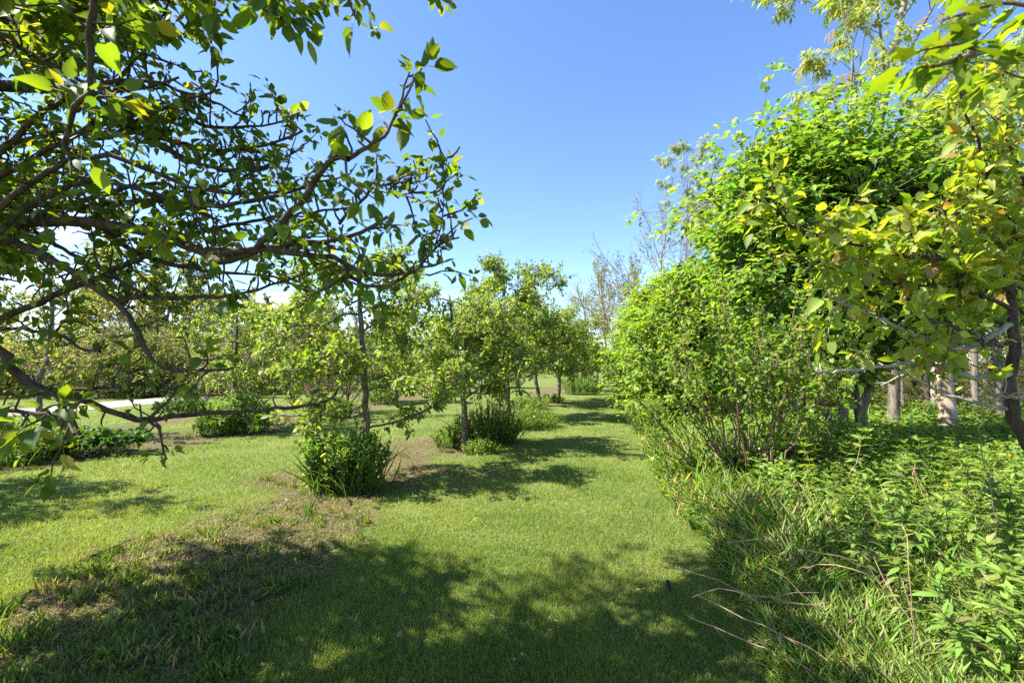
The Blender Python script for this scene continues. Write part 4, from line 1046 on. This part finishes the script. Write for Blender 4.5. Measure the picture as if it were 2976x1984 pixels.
# straw, clippings and dead leaves on the mulch strips
x, y = scatter(230000, 1.8, 16)
rmk = row_mask(x, y); keep = (rs.random(len(x)) < rmk * .95 + .02) & (wild_mask(x, y) < .5)
x, y = x[keep], y[keep]; n = len(x)
a = rs.random(n) * 6.28
d = nrm(np.stack([np.cos(a), np.sin(a), rs.normal(.08, .2, n)], -1))
L = rs.uniform(.02, .11, n); w = np.maximum(rs.uniform(.002, .006, n), y * .0007)
c = jitter(rs, n, [(4, (.30, .215, .125)), (3, (.19, .12, .07)), (3, (.09, .058, .036)), (1.5, (.15, .17, .05))], .25)
g = Leaves(); g.add(np.stack([x, y, ground_z(x, y) + rs.uniform(.003, .02, n)], -1), d, UP + rs.normal(0, .3, (n, 3)), np.stack([w, L, L * .4], -1), c)
o = link('straw_litter', g.mesh('straw_litter', BLADE), M_DRY)
tag(o, 'dry straw and cut stems strewn on the mulch strips', 'litter', kind='stuff')

# dead leaves
x, y = scatter(9000, 1.8, 12); rmk = row_mask(x, y)
keep = (rs.random(len(x)) < .03 + .5 * rmk) & (wild_mask(x, y) < .6); x, y = x[keep], y[keep]; n = len(x); a = rs.random(n) * 6.28
g = Leaves(); g.add(np.stack([x, y, ground_z(x, y) + rs.uniform(.006, .03, n)], -1), nrm(np.stack([np.cos(a), np.sin(a), rs.normal(0, .35, n)], -1)), UP + rs.normal(0, .6, (n, 3)), rs.uniform(.018, .05, n), jitter(rs, n, [(3, (.16, .10, .06)), (2, (.26, .19, .12)), (2, (.08, .05, .032))], .25))
o = link('leaf_litter', g.mesh('leaf_litter', OVAL), M_DRY)
tag(o, 'curled brown dead leaves on the mulch and turf', 'dead leaves', kind='stuff')

# low broad weeds: clover, dandelion, plantain
x, y = scatter(42000, 1.8, 12)
rmk = row_mask(x, y); pr = .2 + .9 * rmk * (fbm(x, y, 1.7, 51) > .42) + .2 * (fbm(x, y, 1.1, 52) > .6)
keep = (rs.random(len(x)) < pr) & (wild_mask(x, y) < .7)
x, y, rmk = x[keep], y[keep], rmk[keep]; n = len(x)
g = Leaves()
for k in range(5):
    a = rs.random(n) * 6.28
    d = nrm(np.stack([np.cos(a), np.sin(a), rs.uniform(.2, 1.8, n)], -1))
    s = rs.uniform(.009, .026, n) * (1 + .9 * (rs.random(n) < .12) * (rmk > .3))
    g.add(np.stack([x + rs.normal(0, .025, n), y + rs.normal(0, .025, n), ground_z(x, y) + rs.uniform(0, .025, n)], -1), d, UP + rs.normal(0, .5, (n, 3)), np.stack([s * rs.uniform(.5, 1, n), s, s], -1), jitter(rs, n, [(4, (.075, .14, .026)), (3, (.11, .18, .04)), (1, (.18, .165, .07))]))
# tufts of cut grass and rosettes of narrow leaves on the strips
cx, cyy = scatter(2600, 1.9, 11)
keep = rs.random(len(cx)) < row_mask(cx, cyy) * (wild_mask(cx, cyy) < .3); cx, cyy = cx[keep], cyy[keep]
x = np.repeat(cx, 22) + rs.normal(0, .035, len(cx) * 22); y = np.repeat(cyy, 22) + rs.normal(0, .035, len(cx) * 22); n = len(x)
sz = np.repeat(rs.uniform(.03, .11, len(cx)), 22) * rs.uniform(.6, 1.2, n)
yel = np.repeat(rs.random(len(cx)) < .16, 22)[:, None]
c = np.where(yel, jitter(rs, n, [(1, (.22, .18, .11)), (1, (.22, .22, .10))]), jitter(rs, n, [(3, (.09, .15, .03)), (2, (.14, .19, .05))]))
d = nrm(np.stack([rs.normal(0, .55, n), rs.normal(0, .55, n), np.ones(n)], -1))
g.add(np.stack([x, y, ground_z(x, y)], -1), d, rs.normal(0, 1, (n, 3)) * np.array([1, 1, .3]), np.stack([np.maximum(sz * .22, .008), sz, sz], -1), c)
o = link('low_weeds', g.mesh('low_weeds', OVAL), M_WEED)
tag(o, 'clover and other low broad-leaved weeds in the turf', 'weeds', kind='stuff')

# tall grass right of the path
x, y = scatter(210000, 1.6, 22, .2, 1.3)
e = path_right(y)
keep = (wild_mask(x, y) > .4) & (rs.random(len(x)) < np.exp(-np.clip(x - e - .9, 0, 9) / (1.0 + .12 * y)) * .9 + .07)
x, y, e = x[keep], y[keep], e[keep]; n = len(x)
hgt = rs.uniform(.08, .5, n) * np.clip(.3 + (x - e) * 1.1, .25, 1.0) * (.5 + .9 * fbm(x, y, 1.3, 61)) * np.clip(.55 + .12 * (y - 1.7), .5, 1.1)
wid = np.maximum(.0028, y * .0009) * rs.uniform(.6, 1.3, n)
d = nrm(np.stack([rs.normal(-.05, .5, n), rs.normal(-.05, .5, n), np.ones(n)], -1))
c = jitter(rs, n, [(4, (.26, .38, .085)), (3, (.32, .42, .12)), (1.3, (.46, .41, .24))], .2)
TALLB = tpl_leaf([(0, .5), (.3, .5), (.6, .4), (.85, .2), (1, .02)], .3, .5)
g = Leaves(); g.add(np.stack([x, y, ground_z(x, y) - .005], -1), d, rs.normal(0, 1, (n, 3)) * np.array([1, 1, .2]), np.stack([wid, hgt, hgt], -1), c)
o = link('tall_grass', g.mesh('tall_grass', TALLB), M_GRASS)
tag(o, 'tall unmown grass along the right edge of the path', 'grass', kind='stuff')

# undergrowth of leafy herbs farther into the wood
x, y = scatter(30000, 5.0, 26, .25, 1.5)
keep = (x > path_right(y) + 1.1) & (rs.random(len(x)) < .5 + .5 * fbm(x, y, .9, 71)); x, y = x[keep], y[keep]; n = len(x)
g = Leaves()
hh = rs.uniform(.12, .55, n) * (.5 + .9 * fbm(x, y, .8, 72))
for k in range(7):
    t = (k + 1) / 7; a = rs.random(n) * 6.28
    d = nrm(np.stack([np.cos(a), np.sin(a), rs.uniform(.0, .9, n)], -1)); s = rs.uniform(.05, .10, n) * np.clip(y / 8, 1, 2.0)
    g.add(np.stack([x + rs.normal(0, .03, n), y + rs.normal(0, .03, n), hh * t], -1), d, UP + rs.normal(0, .4, (n, 3)), s, jitter(rs, n, [(4, (.12, .215, .034)), (3, (.17, .26, .048)), (.5, (.22, .22, .08))]))
o = link('undergrowth', g.mesh('undergrowth', LANCE if False else OVAL), M_WEED)
tag(o, 'knee-high green undergrowth covering the ground of the wood', 'undergrowth', kind='stuff')

# ------------------------------------------------------------------ goldenrod in the right foreground
rs = np.random.default_rng(301)
GG = 'goldenrod shoots in the lower right'
def goldenrod(seed, h):
    q = np.random.default_rng(seed)
    root = thing('goldenrod_plant', 'leafy green goldenrod shoot in the dense stand at lower right', 'plant', (0, 0, 0), 0, GG)
    T = Tubes()
    pts = np.array([(0, 0, -.03), (q.normal(0, .02), q.normal(0, .02), h * .35), (q.normal(0, .04), q.normal(0, .04), h * .7), (q.normal(0, .06), q.normal(0, .06), h)])
    pp = resample(pts, .06); T.add(pp, np.linspace(.004, .0022, len(pp)), 5)
    link('stem', T.mesh('stem'), B_GREEN, root)
    lv = Leaves(); K = int(46 * h / .6)
    t = np.sort(q.random(K)) ** .7; i = np.minimum((t * (len(pp) - 1)).astype(int), len(pp) - 1); p = pp[i]
    a = np.arange(K) * 2.4 + q.normal(0, .3, K)
    up = .15 + 1.5 * np.clip(t - .72, 0, 1) * 3 * t
    d = nrm(np.stack([np.cos(a), np.sin(a), up + q.normal(0, .12, K)], -1))
    s = (.115 - .03 * np.abs(t - .6) - .05 * np.clip(t - .85, 0, 1) * 4) * q.uniform(.8, 1.2, K)
    lv.add(p, d, UP + q.normal(0, .2, (K, 3)), np.stack([s * 1.25, s, s], -1), jitter(q, K, C_GOLD))
    link('foliage', lv.mesh('foliage', LANCE), M_WEED, root)
    return root
protos = [goldenrod(310 + k, h) for k, h in enumerate([.42, .55, .62, .68, .76, .86])]
spots = []
tries = 0
while len(spots) < 230 and tries < 20000:
    tries += 1
    Y = 1.75 + 3.9 * rs.random() ** 1.1
    xx = rs.uniform(.3, 1.28) * Y
    lim = path_right(Y) + .6 + .2 * (Y - 1.7) * .8 + .35 * rs.random()
    if Y < 3.0: lim += .10
    if xx < lim: continue
    if math.hypot(xx - bx, Y - by) < .55: continue
    if any((xx - a) ** 2 + (Y - b) ** 2 < (.105 + .012 * Y) ** 2 for a, b in spots): continue
    spots.append((xx, Y))
for i, (xx, Y) in enumerate(spots):
    pr = protos[i % 6]
    s = rs.uniform(.6, 1.08) * (.72 + .5 * float(fbm(np.array(xx), np.array(Y), 1.3, 91)))
    if i < 6:
        pr.location = (xx, Y, 0); pr.rotation_euler = (rs.normal(0, .12), rs.normal(0, .12), rs.random() * 6.28); pr.scale = (s, s, s)
    else:
        r = dup(pr, (xx, Y, 0), rs.random() * 6.28, pr['label'], s)
        r.rotation_euler = (rs.normal(0, .14), rs.normal(0, .14), r.rotation_euler[2])

# taller mixed weeds behind the goldenrod, patch by patch
GM = 'patches of tall weeds on the right'
wp = [clump(330, 'tall narrow-leaved weed patch', (0, 0, 0), .5, .4, .85, C_GOLD, LANCE, .12, 80, 20, name='weed_patch', group=GM, grass=60, dome=False),
      clump(331, 'rounded leafy weed patch', (0, 0, 0), .5, .4, .7, C_VIB, OVAL, .065, 80, 24, name='weed_patch', group=GM),
      clump(332, 'grassy weed patch', (0, 0, 0), .45, .4, .9, C_CLUMP, LANCE, .10, 45, 14, name='weed_patch', group=GM, grass=260, dome=False)]
wl_ = [('tall weed patch at the foot of the maple stems, narrow leaves', 2440, 6.6, 0), ('rounded weed patch behind the red-brown shrub base', 2240, 7.2, 1), ('grassy weed patch right of the shrub base', 2330, 6.2, 2), ('tall narrow-leaved weeds below the furrowed trunk', 2620, 9.6, 0),
       ('rounded weeds below the peeled trunk', 2760, 8.4, 1), ('grassy weeds between the two pale trunks', 2690, 9.0, 2), ('tall weeds near the leaning pear trunk', 2890, 6.4, 0), ('rounded weeds in the shade under the yellow pear', 2700, 6.0, 1), ('grassy weeds in the shade right of the maple stems', 2560, 6.8, 2),
       ('rounded low weeds along the path edge past the shrub', 1930, 9.0, 1), ('tall weeds along the path edge by the first maple bush', 1880, 11.0, 0), ('grassy weeds along the far path edge', 1860, 14.0, 2), ('small leafy sapling weeds on the grass verge', 2025, 4.6, 1), ('narrow weeds at the right edge in sun', 2930, 8.0, 0), ('grassy weeds deep in the sunlit clearing', 2820, 11.5, 2)]
for i, (lb, p, Y, v) in enumerate(wl_):
    if i < 3:
        wp[v].location = (*gx(p, Y), 0); wp[v]['label'] = lb
    else:
        dup(wp[v], (*gx(p, Y), 0), i * 1.7, lb, .36 if 'small' in lb else .5 if ('small' in lb or 'verge' in lb or 'trunk' in lb) else rs.uniform(.65, .95))

# dry stalks
GS = 'dry tan stalks among the goldenrod'
def stalk(label, pts, r0, side=3, seed=0, dry=True):
    q = np.random.default_rng(seed)
    T = Tubes(); p = resample(pts, .08); p[1:-1] += q.normal(0, .006, (len(p) - 2, 3))
    T.add(p, np.linspace(r0, r0 * .4, len(p)), 6)
    for k in range(side):
        i = q.integers(len(p) // 3, len(p) - 1); ax = nrm(p[min(i + 1, len(p) - 1)] - p[i - 1])
        d = nrm(ax + nrm(q.normal(0, 1, 3)) * .6); L = q.uniform(.1, .3)
        T.add([p[i], p[i] + d * L * .5, p[i] + d * L + q.normal(0, .02, 3)], [r0 * .4, r0 * .3, r0 * .2], 4)
    o = link('dry_stalk', T.mesh('dry_stalk'), B_STRAW)
    return tag(o, label, 'dry stalk', GS)
def gp(x, y, z=0.0):
    """Ground-ish point seen at photograph pixel (x, y), height z."""
    d = FP * (H_EYE - z) / (y - HORIZON) if y > HORIZON + 5 else 6
    for _ in range(3):
        p = px(x, y, d); d *= (H_EYE - z) / max(H_EYE - p[2], .02)
    return px(x, y, d)
long_st = [([(2900, 1645, .3), (2820, 1420, .85), (2760, 1240, 1.3)], 'tall leaning dry stalk, second from the right edge'),
           ([(2900, 1700, .2), (2890, 1480, .75), (2850, 1300, 1.1), (2870, 1100, 1.55)], 'tallest dry stalk, dark and nearly upright at right'),
           ([(2760, 1600, .3), (2700, 1480, .6), (2650, 1350, .9)], 'leaning dry stalk in front of the dark shade'),
           ([(2010, 1735, .25), (2090, 1712, .33), (2240, 1735, .32), (2400, 1765, .25), (2560, 1800, .2)], 'long arched tan stalk lying over the grass edge'),
           ([(1920, 1645, .2), (2030, 1665, .25), (2130, 1705, .25), (2230, 1770, .2), (2330, 1840, .12)], 'straight tan stalk with forked tip pointing at the path'),
           ([(2030, 1730, .3), (2160, 1790, .25), (2280, 1850, .22), (2420, 1930, .15), (2500, 1984, .1)], 'long bare stalk sloping down to the bottom edge'),
           ([(2000, 1790, .15), (2120, 1840, .2), (2260, 1900, .2), (2400, 1975, .15)], 'pale stalk lowest along the path edge'),
           ([(2700, 1984, .1), (2660, 1850, .4), (2600, 1740, .55), (2540, 1620, .7)], 'tan stalk bending up through the goldenrod middle'),
           ([(2670, 1984, .1), (2650, 1800, .5), (2640, 1600, .8), (2620, 1520, .9)], 'upright tan stalk beside the bending one'),
           ([(2110, 1575, .35), (2230, 1565, .4), (2290, 1600, .3), (2310, 1650, .2)], 'short grey stalk bent over the tall grass'),
           ([(2320, 1600, .5), (2420, 1610, .45), (2600, 1680, .3)], 'thin pale stalk lying on the goldenrod tops'),
           ([(2270, 1405, .6), (2400, 1420, .55), (2480, 1360, .75), (2500, 1290, .9)], 'grey forked twig below the maple stems'),
           ([(2560, 1690, .4), (2480, 1650, .5), (2380, 1640, .45), (2320, 1670, .3)], 'tan stalk hooked over in mid stand')]
for i, (L, lb) in enumerate(long_st):
    stalk(lb, [gp(*p) for p in L], .0034, 3, 400 + i)
for i in range(26):
    Y = rs.uniform(1.9, 4.6); xx = max(path_right(Y) + rs.uniform(.25, 1.9), .35 * Y)
    a = rs.normal(2.6, 1.0); L = rs.uniform(.4, .9); up = rs.uniform(.15, 1.1)
    d = nrm(np.array([math.cos(a), math.sin(a) * .6, up]))
    b = np.array([xx, Y, 0.02])
    stalk('thin dry stem poking out of the green stand at lower right', [b, b + d * L * .5, b + d * L + np.array([-.08, 0, -.12])], .0022, 1, 450 + i)

# ------------------------------------------------------------------ small things
# dandelions
def dandelion(label, p, z, seed, flower):
    q = np.random.default_rng(seed)
    root = thing('dandelion', label, 'flower', (p[0], p[1], 0), 0, 'yellow dandelions' if flower else 'dandelion clocks')
    T = Tubes(); T.add([(0, 0, 0), (.01, 0, z * .5), (0, .01, z)], [.003, .0025, .002], 5); link('stem', T.mesh('stem'), B_GREEN, root)
    lv = Leaves(); K = 70
    if flower:
        a = q.random(K) * 6.28; d = nrm(np.stack([np.cos(a), np.sin(a), q.uniform(.1, 1.2, K)], -1))
        lv.add(np.tile([[0, .01, z]], (K, 1)), d, UP + q.normal(0, .2, (K, 3)), np.full(K, .022), jitter(q, K, [(1, (.75, .48, .02))], .1))
    else:
        d = nrm(q.normal(0, 1, (K * 2, 3)))
        lv.add(np.array([[0, .01, z]]) + d * .012, d, q.normal(0, 1, (K * 2, 3)), np.full(K * 2, .014), jitter(q, K * 2, [(1, (.6, .57, .5))], .08))
    link('flower_head' if flower else 'seed_head', lv.mesh('head', DIAM), M_LEAF, root)
for i, (a, b, z, lb) in enumerate([(2770, 1385, .45, 'yellow dandelion in the dark shade under the pear'), (2752, 1412, .4, 'yellow dandelion just below the other in the shade'), (2940, 1325, .5, 'yellow dandelion in sunlit grass at right edge'), (1567, 1208, .3, 'yellow flower in the grassy weeds below the tallest pear')]):
    p = gp(a, b, z); dandelion(lb, p, z, 500 + i, True)
for i, (a, b, z, lb) in enumerate([(1898, 1332, .4, 'white dandelion clock at the edge of the tall grass'), (1868, 1275, .35, 'smaller dandelion clock farther along the tall grass'), (1553, 1210, .4, 'grey seed head in the grassy weeds below the tallest pear'), (1950, 1345, .35, 'dandelion clock deeper in the tall grass')]):
    p = gp(a, b, z); dandelion(lb, p, z, 520 + i, False)
# fallen stick on the turf edge, bark piece by the path
T = Tubes(); T.add(resample([gp(265, 1616, .02), gp(330, 1588, .04), gp(390, 1562, .03)], .05), np.linspace(.008, .004, len(resample([gp(265, 1616, .02), gp(330, 1588, .04), gp(390, 1562, .03)], .05))), 6)
tag(link('fallen_stick', T.mesh('fallen_stick'), B_DARK), 'dark fallen stick lying across the turf edge at left', 'stick')
q = np.random.default_rng(9); p = gp(1952, 1712, .03)
T = Tubes(); T.add(resample([p + [-.03, 0, .06], p + [-.01, 0, .01], p + [.03, .01, -.01]], .02), np.full(len(resample([p + [-.03, 0, .06], p + [-.01, 0, .01], p + [.03, .01, -.01]], .02)), .014), 6)
tag(link('bark_piece', T.mesh('bark_piece'), B_PEAR), 'curled brown bark piece lying at the right edge of the path', 'bark')
# overhead wires
for k, (z0, z1, lb) in enumerate([(9.6, 9.0, 'upper of two thin overhead wires in the sky at left'), (8.5, 7.9, 'lower of two thin overhead wires in the sky at left')]):
    t = np.linspace(0, 1, 30)[:, None]
    P = np.array([[-60, 24, z0]]) * (1 - t) + np.array([[-4, 36, z1]]) * t + np.array([[0, 0, -1.2]]) * (4 * t * (1 - t))
    T = Tubes(); T.add(P, np.full(30, .012), 5)
    tag(link('overhead_wire', T.mesh('overhead_wire'), B_DARK), lb, 'wire', 'overhead wires')
